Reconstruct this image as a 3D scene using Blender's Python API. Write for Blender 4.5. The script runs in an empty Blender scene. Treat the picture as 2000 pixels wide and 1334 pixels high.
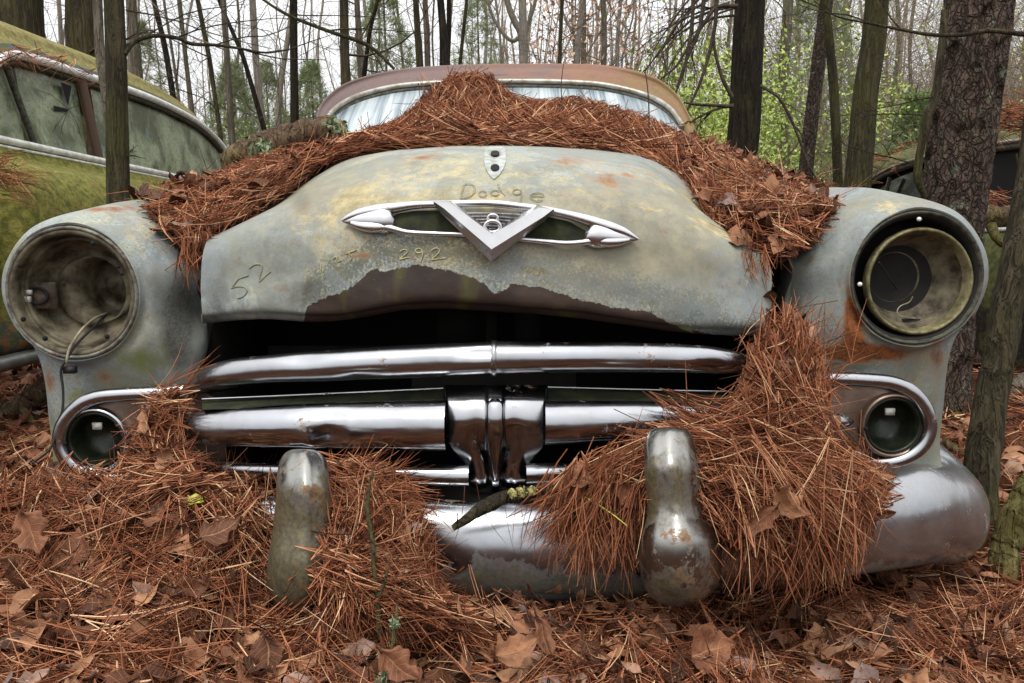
import bpy, math, random
import numpy as np
from mathutils import Vector, Matrix
from mathutils.bvhtree import BVHTree

random.seed(7); rng = np.random.default_rng(11)
SC = bpy.context.scene
COL = SC.collection

# ---------------------------------------------------------------- camera, sky, sun, exposure
PITCH = math.radians(7.0); CAM = np.array([0.0, 0.0, 0.65]); F = 1500.0
cd = bpy.data.cameras.new('camera'); cam = bpy.data.objects.new('camera', cd); COL.objects.link(cam)
cam.location = CAM.tolist(); cam.rotation_euler = (math.radians(90) - PITCH, 0, 0)
cd.sensor_width = 36; cd.lens = 27; cd.clip_start = 0.02; cd.clip_end = 400
SC.camera = cam
W = bpy.data.worlds.new('World'); SC.world = W; W.use_nodes = True
wn = W.node_tree; wn.nodes.clear()
SUN_EL, SUN_ROT = math.radians(62), math.radians(200)
sky = wn.nodes.new('ShaderNodeTexSky'); sky.sky_type = 'NISHITA'; sky.sun_disc = False
sky.sun_elevation = SUN_EL; sky.sun_rotation = SUN_ROT; sky.air_density = 1.0; sky.dust_density = 4.0; sky.ozone_density = 1.0
hs = wn.nodes.new('ShaderNodeHueSaturation'); hs.inputs['Saturation'].default_value = 0.10
hs.inputs['Value'].default_value = 1.0
bg = wn.nodes.new('ShaderNodeBackground'); bg.inputs['Strength'].default_value = 0.15
wo = wn.nodes.new('ShaderNodeOutputWorld')
mxw = wn.nodes.new('ShaderNodeMix'); mxw.data_type = 'RGBA'; mxw.inputs[0].default_value = 0.75   # a thick, even cloud layer over the clear sky
tcw = wn.nodes.new('ShaderNodeTexCoord'); spw = wn.nodes.new('ShaderNodeSeparateXYZ'); rpw = wn.nodes.new('ShaderNodeValToRGB')   # overcast dome: the zenith is brighter than the horizon
wn.links.new(tcw.outputs['Generated'], spw.inputs[0]); wn.links.new(spw.outputs[2], rpw.inputs[0]); rpw.color_ramp.elements[0].color = (.34, .35, .36, 1); rpw.color_ramp.elements[1].color = (1, 1, 1, 1)
vmw = wn.nodes.new('ShaderNodeVectorMath'); vmw.operation = 'SCALE'; vmw.inputs['Scale'].default_value = 13.6; wn.links.new(rpw.outputs[0], vmw.inputs[0]); wn.links.new(vmw.outputs[0], mxw.inputs[7])
wn.links.new(sky.outputs[0], hs.inputs['Color']); wn.links.new(hs.outputs[0], mxw.inputs[6]); wn.links.new(mxw.outputs[2], bg.inputs[0]); wn.links.new(bg.outputs[0], wo.inputs[0])
sl = bpy.data.lights.new('sun', 'SUN'); sl.energy = 1.3; sl.angle = math.radians(16); sl.color = (1.0, 0.97, 0.92)
so = bpy.data.objects.new('sun', sl); COL.objects.link(so)
# sun direction: azimuth measured like the sky texture (rotation about Z from +Y, clockwise), light comes from behind-left of the camera
sd = Vector((math.sin(SUN_ROT) * math.cos(SUN_EL), math.cos(SUN_ROT) * math.cos(SUN_EL), math.sin(SUN_EL)))
so.rotation_euler = (-sd).to_track_quat('-Z', 'Y').to_euler(); so.location = (0, 0, 12)
SC.view_settings.view_transform = 'Standard'; SC.view_settings.look = 'None'
SC.view_settings.exposure = 0.42; SC.view_settings.gamma = 1.0
try: SC.view_settings.use_curve_mapping = False
except Exception: pass
SC.cycles.max_bounces = 5; SC.cycles.diffuse_bounces = 3; SC.cycles.glossy_bounces = 4
SC.cycles.use_denoising = True

# ---------------------------------------------------------------- tracing and geometry helpers
cp_, sp_ = math.cos(PITCH), math.sin(PITCH)
def ray(px, py):
    dx = (px - 1000) / F; dy = (667 - py) / F
    return np.array([dx, cp_ + dy * sp_, -sp_ + dy * cp_])
def P(px, py, Y):
    d = ray(px, py); return CAM + d * (Y / d[1])
def PL(lst): return [P(*t) for t in lst]
def X0(p, dz=0.0): return np.array([-0.06 - p[0], p[1], p[2] + dz])      # mirror across the car's middle
def A(*a): return np.array(a, dtype=float)

def _h(ix, iy, iz):
    n = (ix * 374761393 + iy * 668265263 + iz * 2147483647 + 1013904223) & 0xFFFFFFFF
    n = ((n ^ (n >> 13)) * 1274126177) & 0xFFFFFFFF
    return ((n ^ (n >> 16)) & 0xFFFF) / 65535.0
def vnoise(p):
    p = np.asarray(p, float); i = np.floor(p).astype(np.int64); f = p - i; f = f * f * (3 - 2 * f)
    r = 0
    for a in (0, 1):
        for b in (0, 1):
            for c in (0, 1):
                w = (f[..., 0] if a else 1 - f[..., 0]) * (f[..., 1] if b else 1 - f[..., 1]) * (f[..., 2] if c else 1 - f[..., 2])
                r = r + w * _h(i[..., 0] + a, i[..., 1] + b, i[..., 2] + c)
    return r
def fbm(p, o=4):
    p = np.asarray(p, float); s = 0; a = .5; t = 0
    for k in range(o):
        s = s + a * vnoise(p + 17.3 * k); t += a; p = p * 2.03; a *= .5
    return s / t
def sm(a, b, x):
    t = np.clip((np.asarray(x, float) - a) / (b - a), 0, 1); return t * t * (3 - 2 * t)

def cr_axis(c, n, closed=False):
    """Catmull-Rom along axis 0: n samples per segment."""
    c = np.asarray(c, float); m = len(c)
    if closed: ext = np.concatenate([c[-1:], c, c[:2]]); segs = m
    else: ext = np.concatenate([2 * c[:1] - c[1:2], c, 2 * c[-1:] - c[-2:-1]]); segs = m - 1
    out = []
    for s in range(segs):
        p0, p1, p2, p3 = ext[s], ext[s + 1], ext[s + 2], ext[s + 3]
        for k in range(n):
            t = k / n
            out.append(.5 * (2 * p1 + (p2 - p0) * t + (2 * p0 - 5 * p1 + 4 * p2 - p3) * t * t + (3 * p1 - p0 - 3 * p2 + p3) * t ** 3))
    if not closed: out.append(ext[-2])
    return np.array(out)
def grid(ctrl, nr, nc, closed_r=False):
    g = cr_axis(ctrl, nr, closed_r)
    return cr_axis(g.transpose(1, 0, 2), nc).transpose(1, 0, 2)
def gfaces(R, C, closed_r=False, closed_c=False, off=0):
    r = np.arange(R if closed_r else R - 1); c = np.arange(C if closed_c else C - 1)
    rr, cc = np.meshgrid(r, c, indexing='ij'); r2 = (rr + 1) % R; c2 = (cc + 1) % C
    return (np.stack([rr * C + cc, rr * C + c2, r2 * C + c2, r2 * C + cc], -1).reshape(-1, 4) + off)
def gnormals(g):
    du = np.gradient(g, axis=0); dv = np.gradient(g, axis=1)
    n = np.cross(du, dv); return n / (np.linalg.norm(n, axis=-1, keepdims=True) + 1e-12)

class MB:
    """collects vertices, faces and per-vertex colour attributes; build() makes ONE mesh object"""
    def __init__(s): s.V = []; s.F = []; s.T = []; s.n = 0; s.C = {}
    def add(s, V, F, **attrs):
        V = np.asarray(V, float).reshape(-1, 3); F = np.asarray(F, np.int64)
        if len(F) and F.shape[1] == 4: s.F.append(F + s.n)
        elif len(F): s.T.append(F + s.n)
        for k, a in attrs.items():
            s.C.setdefault(k, []).append((s.n, np.asarray(a, float).reshape(len(V), -1)))
        s.V.append(V); s.n += len(V); return s
    def grid(s, g, closed_r=False, closed_c=False, **at):
        R, C = g.shape[:2]; return s.add(g.reshape(-1, 3), gfaces(R, C, closed_r, closed_c), **at)
    def sheet(s, g, th, **at):
        """grid with a real thickness th (offset along its normals, rim closed)"""
        n = gnormals(g); g2 = g + n * th; s.grid(g, **at); s.grid(g2[::-1], **at)
        for e, f in ((g[0], g2[0]), (g[-1], g2[-1]), (g[:, 0], g2[:, 0]), (g[:, -1], g2[:, -1])):
            s.grid(np.stack([e, f]))
        return s
    def tube(s, pts, rad, sides=10, cap=True, flat=None, up=(0, 0, 1), smooth=0, closed=False):
        pts = np.asarray(pts, float); rad = np.asarray(rad, float) * np.ones(len(pts))
        if smooth:
            rad = cr_axis(rad[:, None], smooth, closed)[:, 0]; pts = cr_axis(pts, smooth, closed)
        if closed: t = np.roll(pts, -1, 0) - np.roll(pts, 1, 0)
        else: t = np.gradient(pts, axis=0)
        t /= np.linalg.norm(t, axis=1, keepdims=True) + 1e-12
        u = np.array(up, float); a = np.cross(t, u)
        if (np.linalg.norm(a, axis=1) < .35).any():      # runs along 'up': carry one frame along the path instead
            a0 = np.cross(t[0], A(.3, 1, .1)); a = [a0 / np.linalg.norm(a0)]
            for k in range(1, len(t)):
                q = a[-1] - t[k] * a[-1].dot(t[k]); a.append(q / (np.linalg.norm(q) + 1e-12))
            a = np.array(a)
        a /= np.linalg.norm(a, axis=1, keepdims=True) + 1e-12; b = np.cross(a, t)
        ang = np.linspace(0, 2 * np.pi, sides, endpoint=False)
        fl = 1.0 if flat is None else flat
        g = pts[:, None] + rad[:, None, None] * (np.cos(ang)[None, :, None] * a[:, None] * fl + np.sin(ang)[None, :, None] * b[:, None])
        s.grid(g, closed_r=closed, closed_c=True)
        if cap and not closed:
            for e, rev in ((0, 1), (-1, 0)):
                base = s.n; s.add(np.concatenate([g[e], pts[e][None]]), np.zeros((0, 3)))
                f = np.array([[base + k, base + (k + 1) % sides, base + sides] for k in range(sides)])
                s.T.append(f[:, ::-1] if rev == 0 else f)
        return s
    def tubes(s, pts, rad, sides=3, **at):
        """many thin tubes at once: pts [N,K,3], rad [N,K]"""
        N, K = pts.shape[:2]; t = np.gradient(pts, axis=1); t /= np.linalg.norm(t, axis=2, keepdims=True) + 1e-12
        ref = rng.normal(size=(N, 1, 3)); a = np.cross(t, ref); a /= np.linalg.norm(a, axis=2, keepdims=True) + 1e-12
        b = np.cross(t, a); ang = np.linspace(0, 2 * np.pi, sides, endpoint=False)
        g = pts[:, :, None] + rad[:, :, None, None] * (np.cos(ang)[None, None, :, None] * a[:, :, None] + np.sin(ang)[None, None, :, None] * b[:, :, None])
        f0 = gfaces(K, sides, closed_c=True); F_ = (f0[None] + (np.arange(N) * K * sides)[:, None, None]).reshape(-1, 4)
        at = {k: np.repeat(np.asarray(v)[:, None], K * sides, 1).reshape(N * K * sides, -1) for k, v in at.items()}
        return s.add(g.reshape(-1, 3), F_, **at)
    def lathe(s, c, prof, axis=(0, -1, 0), n=48, up=(0, 0, 1), sx=1.0, caps=False):
        """prof: list of (radius, distance along axis from c)"""
        ax = np.array(axis, float); ax /= np.linalg.norm(ax); u = np.cross(ax, np.array(up, float)); u /= np.linalg.norm(u); v = np.cross(u, ax)
        th = np.linspace(0, 2 * np.pi, n, endpoint=False); pr = np.array(prof, float)
        g = np.array(c)[None, None] + pr[:, 0, None, None] * (np.cos(th)[None, :, None] * u * sx + np.sin(th)[None, :, None] * v) + pr[:, 1, None, None] * ax
        return s.grid(g, closed_c=True)
    def box(s, c, d):
        c = np.array(c, float); d = np.array(d, float) / 2
        V = [c + d * np.array([a, b, e]) for a in (-1, 1) for b in (-1, 1) for e in (-1, 1)]
        return s.add(V, [[0, 1, 3, 2], [4, 6, 7, 5], [0, 4, 5, 1], [2, 3, 7, 6], [0, 2, 6, 4], [1, 5, 7, 3]])
    def build(s, name, mat, thing=None, parent=None, smooth=True, origin=None):
        V = np.concatenate(s.V) if s.V else np.zeros((0, 3))
        loc = np.zeros(3)
        if thing is not None: loc = thing['_loc']
        elif origin is not None: loc = np.array(origin, float)
        me = bpy.data.meshes.new(name)
        Fq = np.concatenate(s.F) if s.F else np.zeros((0, 4), np.int64); Ft = np.concatenate(s.T) if s.T else np.zeros((0, 3), np.int64)
        nl = Fq.size + Ft.size
        me.vertices.add(len(V)); me.vertices.foreach_set('co', (V - loc).astype(np.float32).ravel())
        me.loops.add(nl); me.loops.foreach_set('vertex_index', np.concatenate([Fq.ravel(), Ft.ravel()]).astype(np.int32))
        me.polygons.add(len(Fq) + len(Ft))
        st = np.concatenate([np.arange(len(Fq)) * 4, Fq.size + np.arange(len(Ft)) * 3]).astype(np.int32)
        me.polygons.foreach_set('loop_start', st)
        for k, lst in s.C.items():
            arr = np.zeros((len(V), 4)); arr[:, 3] = 1
            for o, a in lst: arr[o:o + len(a), :a.shape[1]] = a
            ca = me.color_attributes.new(k, 'FLOAT_COLOR', 'POINT'); ca.data.foreach_set('color', arr.astype(np.float32).ravel())
        me.update(calc_edges=True); me.validate()
        me.polygons.foreach_set('use_smooth', np.full(len(me.polygons), bool(smooth)))
        if mat: me.materials.append(mat)
        o = bpy.data.objects.new(name, me); COL.objects.link(o)
        if thing is not None: o.parent = parent or thing['obj']
        else: o.location = loc.tolist()
        return o

def tag(o, label=None, cat=None, group=None, kind=None):
    if label: o['label'] = label
    if cat: o['category'] = cat
    if group: o['group'] = group
    if kind: o['kind'] = kind
    return o
def thing(name, label, cat, loc, group=None):
    e = bpy.data.objects.new(name, None); COL.objects.link(e); e.location = [float(v) for v in loc]; e.empty_display_size = .1
    tag(e, label, cat, group); return {'obj': e, '_loc': np.array(loc, float)}

# ---------------------------------------------------------------- materials
def S(r, g, b):
    f = lambda c: (c / 255 / 12.92) if c / 255 <= .04045 else ((c / 255 + .055) / 1.055) ** 2.4
    return (f(r), f(g), f(b), 1)
class Mt:
    def __init__(s, name):
        s.m = bpy.data.materials.new(name); s.m.use_nodes = True; s.t = s.m.node_tree; s.t.nodes.clear()
        s.out = s.t.nodes.new('ShaderNodeOutputMaterial'); s.b = s.t.nodes.new('ShaderNodeBsdfPrincipled')
        s.t.links.new(s.b.outputs[0], s.out.inputs[0]); s.tc = s.t.nodes.new('ShaderNodeTexCoord')
    def put(s, sock, v):
        if isinstance(v, bpy.types.NodeSocket): s.t.links.new(v, sock)
        elif v is not None:
            try: sock.default_value = v
            except Exception: sock.default_value = v[:3]
    def map(s, scale=(1, 1, 1), rot=(0, 0, 0), src=None):
        n = s.t.nodes.new('ShaderNodeMapping'); s.put(n.inputs[0], src or s.tc.outputs['Object']); n.inputs['Scale'].default_value = scale; n.inputs['Rotation'].default_value = rot
        return n.outputs[0]
    def noise(s, scale, detail=4, rough=.55, vec=None, dist=0):
        n = s.t.nodes.new('ShaderNodeTexNoise'); s.put(n.inputs['Vector'], vec or s.tc.outputs['Object']); n.inputs['Scale'].default_value = scale
        n.inputs['Detail'].default_value = detail; n.inputs['Roughness'].default_value = rough; n.inputs['Distortion'].default_value = dist; return n.outputs[0]
    def voro(s, scale, vec=None, feat='F1', rand=1):
        n = s.t.nodes.new('ShaderNodeTexVoronoi'); n.feature = feat; s.put(n.inputs['Vector'], vec or s.tc.outputs['Object']); n.inputs['Scale'].default_value = scale
        return n.outputs['Distance']
    def ramp(s, v, stops, interp='LINEAR'):
        n = s.t.nodes.new('ShaderNodeValToRGB'); s.put(n.inputs[0], v); cr = n.color_ramp; cr.interpolation = interp
        while len(cr.elements) < len(stops): cr.elements.new(.5)
        for e, (p, c) in zip(cr.elements, stops):
            e.position = p; e.color = c if not isinstance(c, (int, float)) else (c, c, c, 1)
        return n.outputs[0]
    def step(s, v, a, b): return s.ramp(v, [(a, 0.0), (b, 1.0)])
    def math(s, op, a, b=None, c=None, clamp=False):
        n = s.t.nodes.new('ShaderNodeMath'); n.operation = op; n.use_clamp = clamp
        for i, v in enumerate((a, b, c)):
            if v is not None: s.put(n.inputs[i], v)
        return n.outputs[0]
    def mix(s, f, a, b, mode='MIX'):
        n = s.t.nodes.new('ShaderNodeMix'); n.data_type = 'RGBA'; n.blend_type = mode; s.put(n.inputs[0], f); s.put(n.inputs[6], a); s.put(n.inputs[7], b); return n.outputs[2]
    def mixf(s, f, a, b):
        n = s.t.nodes.new('ShaderNodeMix'); n.data_type = 'FLOAT'; s.put(n.inputs[0], f); s.put(n.inputs[2], a); s.put(n.inputs[3], b); return n.outputs[0]
    def attr(s, name):
        n = s.t.nodes.new('ShaderNodeAttribute'); n.attribute_name = name
        q = s.t.nodes.new('ShaderNodeSeparateColor'); s.t.links.new(n.outputs['Color'], q.inputs[0]); return q.outputs
    def normal_z(s):
        g = s.t.nodes.new('ShaderNodeNewGeometry'); q = s.t.nodes.new('ShaderNodeSeparateXYZ'); s.t.links.new(g.outputs['Normal'], q.inputs[0]); return q.outputs[2]
    def bump(s, h, strength=.3, dist=.01, prev=None):
        n = s.t.nodes.new('ShaderNodeBump'); n.inputs['Strength'].default_value = strength; n.inputs['Distance'].default_value = dist; s.put(n.inputs['Height'], h)
        if prev is not None: s.put(n.inputs['Normal'], prev)
        return n.outputs[0]
    def set(s, **k):
        names = {'col': 'Base Color', 'rough': 'Roughness', 'metal': 'Metallic', 'normal': 'Normal', 'spec': 'Specular IOR Level', 'coat': 'Coat Weight', 'coatr': 'Coat Roughness', 'trans': 'Transmission Weight', 'sss': 'Subsurface Weight', 'sheen': 'Sheen Weight', 'alpha': 'Alpha'}
        for a, v in k.items(): s.put(s.b.inputs[names[a]], v)
        return s.m

def m_paint():
    """pale grey-blue weathered car paint; stain masks ride on the 'wear' (bare, ochre, rust) and 'wear2' (moss, speckle, grime) attributes"""
    m = Mt('weathered_paint'); w = m.attr('wear'); w2 = m.attr('wear2')
    n1 = m.noise(7, 6, .62); n2 = m.noise(26, 6, .7); n3 = m.noise(230, 4, .75); n4 = m.noise(420, 2, .6)
    base = m.mix(m.step(n1, .38, .62), S(136, 149, 160), S(154, 158, 144)); base = m.mix(m.math('MULTIPLY', m.step(m.noise(85, 6, .8), .42, .60), .5), base, S(120, 122, 100)); base = m.mix(m.math('MULTIPLY', m.step(m.noise(48, 6, .8), .56, .66), .5), base, S(186, 190, 186))
    och = m.math('ADD', w[1], m.math('MULTIPLY', m.math('SUBTRACT', n2, .5), 1.1))
    och = m.math('ADD', och, m.math('MULTIPLY', m.math('SUBTRACT', m.noise(60, 5, .8), .5), .9)); base = m.mix(m.math('MULTIPLY', m.step(och, .05, .65), .8), base, m.mix(m.step(n2, .42, .6), S(134, 116, 66), S(180, 162, 112)))
    # fine dark specks of lichen everywhere, denser where the speckle mask says so
    sp = m.math('ADD', n3, m.math('MULTIPLY', w2[1], .22))
    base = m.mix(m.math('MULTIPLY', m.step(sp, .58, .74), .7), base, S(60, 64, 56))
    base = m.mix(m.math('MULTIPLY', m.step(n4, .62, .7), .35), base, S(205, 208, 200))
    stk = m.noise(22, 5, .65, m.map((1, .6, .08)))
    base = m.mix(m.math('MULTIPLY', m.step(stk, .5, .68), .35), base, S(92, 92, 72)); pt = m.noise(3.2, 6, .7, None, .8)
    base = m.mix(m.math('MULTIPLY', m.step(pt, .5, .66), .55), base, S(122, 112, 54)); base = m.mix(m.math('MULTIPLY', m.step(m.math('ADD', m.noise(8, 6, .75), m.math('MULTIPLY', n3, .18)), .62, .76), .5), base, S(84, 88, 80)); base = m.mix(m.math('MULTIPLY', m.step(pt, .46, .34), .5), base, S(112, 118, 118))
    base = m.mix(m.math('MULTIPLY', m.step(m.noise(19, 6, .75), .6, .7), .55), base, S(118, 84, 58))
    gr = m.math('ADD', w2[2], m.math('MULTIPLY', m.math('SUBTRACT', n2, .5), .9))
    base = m.mix(m.math('MULTIPLY', m.step(gr, .25, .75), .85), base, m.mix(m.step(n3, .4, .6), S(44, 44, 40), S(84, 84, 76)))
    mo = m.math('ADD', w2[0], m.math('MULTIPLY', m.math('SUBTRACT', n2, .5), 1.0))
    base = m.mix(m.math('MULTIPLY', m.step(mo, .35, .75), .85), base, m.mix(n2, S(66, 70, 26), S(116, 122, 44)))
    ru = m.math('ADD', w[2], m.math('MULTIPLY', m.math('SUBTRACT', n2, .5), .9))
    ru = m.math('ADD', ru, m.math('MULTIPLY', m.math('SUBTRACT', stk, .5), .6)); base = m.mix(m.math('MULTIPLY', m.step(ru, .15, .6), .35), base, S(150, 112, 66))
    base = m.mix(m.step(ru, .42, .66), base, m.mix(m.step(m.math('ADD', m.math('MULTIPLY', n3, .5), m.math('MULTIPLY', n2, .5)), .4, .6), S(62, 36, 24), S(146, 88, 48)))
    ba = m.math('ADD', w[0], m.math('ADD', m.math('MULTIPLY', m.math('SUBTRACT', m.noise(15, 5, .6, None, 1.0), .5), .55), m.math('MULTIPLY', m.math('SUBTRACT', n3, .5), .16)))
    bf = m.step(ba, .49, .51)
    bare = m.mix(m.step(n1, .4, .6), S(42, 31, 26), S(58, 44, 36)); mg = m.noise(10, 3, .5, m.map((1.6, 1, .5)))
    bare = m.mix(m.math('MULTIPLY', m.step(mg, .55, .66), .7), bare, S(74, 74, 26)); bare = m.mix(m.math('MULTIPLY', m.step(n3, .64, .7), .5), bare, S(120, 104, 76))
    col = m.mix(bf, base, bare)
    h = m.math('ADD', m.math('MULTIPLY', bf, -.5), m.math('MULTIPLY', n3, .35))
    nb = m.bump(h, .35, .0016); nb = m.bump(m.noise(6, 3), .4, .02, nb)
    return m.set(col=col, rough=m.mixf(bf, m.mixf(n2, .35, .7), .55), normal=nb, spec=.28)
def m_chrome(name='chrome', pit=.0, tint=(168, 170, 174), moss=.0, rough=.13):
    m = Mt(name); n = m.noise(9, 5, .6); f = m.noise(150, 4, .7); st = m.noise(30, 3, .6, m.map((.25, .6, 3)))
    c = S(*tint); col = m.mix(m.math('MULTIPLY', m.step(n, .45, .75), .25), c, S(120, 112, 100))
    pf = m.math('ADD', m.math('MULTIPLY', m.noise(14, 6, .7), .75), m.math('MULTIPLY', f, .25))
    pitf = m.step(pf, .72 - pit * .36, .76 - pit * .34)
    rust = m.mix(m.step(f, .4, .6), S(70, 46, 30), S(122, 92, 58))
    col = m.mix(pitf, col, rust)
    metal = m.math('SUBTRACT', 1.0, pitf)
    if moss:
        w = m.attr('wear'); mo = m.math('ADD', w[0], m.math('MULTIPLY', m.math('SUBTRACT', m.noise(24, 6, .7), .5), 1.0)); mo = m.math('ADD', mo, m.math('MULTIPLY', m.math('SUBTRACT', m.noise(26, 5, .7, m.map((1, 1, .12))), .5), .7)); mf = m.math('MULTIPLY', m.step(mo, .42, .62), moss)
        col = m.mix(mf, col, m.mix(m.step(f, .35, .65), S(46, 38, 22), S(98, 86, 50))); metal = m.math('MULTIPLY', metal, m.math('SUBTRACT', 1.0, m.math('MULTIPLY', mf, .85)))
        r = m.mixf(mf, m.mixf(n, rough, rough + .14), .45)
        dl = m.math('MULTIPLY', w[1], m.step(m.noise(12, 5, .7), .2, .6)); col = m.mix(dl, col, m.mix(m.step(f, .3, .7), S(140, 142, 138), S(176, 178, 176))); r = m.mixf(dl, r, .28); metal = m.math('MULTIPLY', metal, m.math('SUBTRACT', 1.0, m.math('MULTIPLY', dl, .55)))
    else: r = m.mixf(m.step(n, .4, .65), rough, rough + .17)
    r = m.mixf(pitf, r, .65)
    h = m.math('ADD', m.math('MULTIPLY', f, .25), m.math('MULTIPLY', pitf, -.5))
    nb = m.bump(h, .12, .0015); nb = m.bump(m.noise(8, 3, .5), .2, .02, nb)
    return m.set(col=col, metal=metal, rough=r, normal=nb)
def m_bark(name, dark, light, moss=None, mossf=.5, scale=1.0, lich=None, rough=.9):
    m = Mt(name); wv = m.t.nodes.new('ShaderNodeMix'); wv.data_type = 'RGBA'; wv.blend_type = 'ADD'; wv.inputs[0].default_value = .10 if lich is not None else .03
    nn = m.t.nodes.new('ShaderNodeTexNoise'); nn.inputs['Scale'].default_value = 9; m.t.links.new(m.tc.outputs['Object'], nn.inputs['Vector']); m.t.links.new(m.tc.outputs['Object'], wv.inputs[6]); m.t.links.new(nn.outputs['Color'], wv.inputs[7])
    v = m.map((1, 1, .2), src=wv.outputs[2]); v2 = m.map((1, 1, .35)); n = m.noise(34 * scale, 7, .7, v, .3); n2 = m.noise(2.2, 4, .6); n3 = m.noise(80 * scale, 5, .75, v2)
    cr = m.math('MULTIPLY', m.step(m.voro(46 * scale, m.map((1, 1, .38), src=wv.outputs[2]), 'DISTANCE_TO_EDGE'), .0, .10), m.step(m.voro(100 * scale, m.map((1, 1, .5), src=wv.outputs[2]), 'DISTANCE_TO_EDGE'), -.08, .08)) if lich is not None else m.step(m.noise(60 * scale, 3, .6, m.map((1, 1, .07), src=wv.outputs[2]), .5), .40, .56)
    f = m.math('MULTIPLY', cr, m.step(n, .3, .7))
    c = m.mix(m.math('ADD', m.math('MULTIPLY', f, .75), .12), dark, light); c = m.mix(m.math('MULTIPLY', m.step(n3, .45, .65), .5), c, dark)
    if moss is not None: c = m.mix(m.math('MULTIPLY', m.step(m.math('ADD', n2, m.math('MULTIPLY', n3, .5)), .86 - mossf * .3, 1.02 - mossf * .25), .75), c, moss)
    if lich is not None: c = m.mix(m.math('MULTIPLY', m.step(m.math('ADD', m.noise(19, 7, .75), m.math('MULTIPLY', n3, .16)), .66, .72), .7), c, lich)
    h = m.math('ADD', m.math('MULTIPLY', cr, .8), m.math('ADD', n, m.math('MULTIPLY', n3, .5)))
    return m.set(col=c, rough=rough, spec=.15, normal=m.bump(h, 1.0, .014))
def m_simple(name, c1, c2=None, sc=20, rough=.7, metal=0, bump=.2, spec=.4):
    m = Mt(name); n = m.noise(sc, 5, .65)
    return m.set(col=m.mix(m.step(n, .38, .62), c1, c2 or c1), rough=rough, metal=metal, spec=spec, normal=m.bump(n, bump, .004))
def m_needle():
    m = Mt('dry_pine_needles'); a = m.attr('tint')
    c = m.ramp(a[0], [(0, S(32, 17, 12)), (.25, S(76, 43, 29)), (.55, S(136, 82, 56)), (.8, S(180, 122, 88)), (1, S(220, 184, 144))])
    c = m.mix(m.math('MULTIPLY', m.step(m.noise(60, 3, .6), .5, .75), .3), c, S(80, 42, 28))
    return m.set(col=c, rough=.7, spec=.12)
def m_leaf(name='dead_leaf_brown'):
    m = Mt(name); a = m.attr('tint'); n = m.noise(22, 5, .65); q = m.noise(130, 3, .6)
    c = m.ramp(a[0], [(0, S(58, 38, 30)), (.3, S(96, 62, 46)), (.6, S(132, 88, 64)), (.85, S(168, 124, 92)), (1, S(132, 116, 112))])
    c = m.mix(m.math('MULTIPLY', m.step(n, .42, .66), .55), c, S(66, 42, 32)); c = m.mix(m.math('MULTIPLY', m.step(q, .55, .7), .4), c, S(48, 32, 26))
    rib = m.step(m.math('ABSOLUTE', m.math('SUBTRACT', a[1], .5)), .012, .03)                      # a[1] runs across the blade, a[2] along it
    sv = m.math('ABSOLUTE', m.math('SINE', m.math('MULTIPLY', m.math('SUBTRACT', a[2], m.math('MULTIPLY', m.math('ABSOLUTE', m.math('SUBTRACT', a[1], .5)), .5)), 24.0)))
    vein = m.math('MULTIPLY', rib, m.step(sv, .05, .22)); c = m.mix(m.math('MULTIPLY', m.math('SUBTRACT', 1.0, vein), .45), c, S(176, 136, 100))
    return m.set(col=c, rough=.65, spec=.15, normal=m.bump(m.math('ADD', m.math('ADD', n, q), m.math('MULTIPLY', vein, .6)), .5, .003))
def m_green():
    m = Mt('spring_leaves'); a = m.attr('tint')
    return m.set(col=m.ramp(a[0], [(0, S(104, 126, 46)), (.5, S(154, 174, 76)), (1, S(198, 210, 118))]), rough=.6, trans=.0)
M = {}
M['paint'] = m_paint()
M['chrome'] = m_chrome('bright_chrome', pit=.36, rough=.11)
M['chrome_moss'] = m_chrome('mossy_chrome', pit=.34, moss=.8, rough=.16)
M['chrome_guard'] = m_chrome('pitted_chrome', pit=.42, moss=.9, rough=.2, tint=(150, 150, 146))
M['emblem'] = m_chrome('emblem_chrome', pit=.34, rough=.17, tint=(204, 204, 206))
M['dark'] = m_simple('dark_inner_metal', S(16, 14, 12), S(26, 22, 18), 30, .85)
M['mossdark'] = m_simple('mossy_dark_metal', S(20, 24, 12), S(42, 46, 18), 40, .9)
M['bucket'] = m_simple('dusty_bucket_metal', S(50, 38, 28), S(104, 94, 78), 34, .7, .2, .6)
M['bucket_green'] = m_simple('mossy_bucket_metal', S(46, 38, 24), S(110, 102, 82), 26, .7, .15, .6)
M['hole'] = m_simple('black_hole', S(10, 9, 8), None, 20, .9)
M['rubber'] = m_simple('cracked_rubber', S(26, 26, 23), S(78, 76, 62), 60, .7, 0, .6)
M['rimw'] = m_simple('corroded_rim', S(70, 58, 46), S(132, 132, 122), 36, .6, .3, .6)
M['ring'] = m_simple('dirty_retaining_ring', S(84, 78, 50), S(142, 134, 100), 50, .55, .5, .4)
M['plate'] = m_simple('ground_brown_chrome', S(108, 90, 78), S(134, 116, 104), 22, .38, .75, .15)  # the ground's brown reflection is put into the plate's colour
M['lens'] = m_simple('dark_lamp_cup', S(20, 24, 18), S(40, 44, 32), 40, .35, .3, .3)
M['white'] = m_simple('pale_enamel', S(190, 188, 180), S(160, 156, 148), 40, .5)
M['needle'] = m_needle(); M['leaf'] = m_leaf(); M['green'] = m_green()
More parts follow.
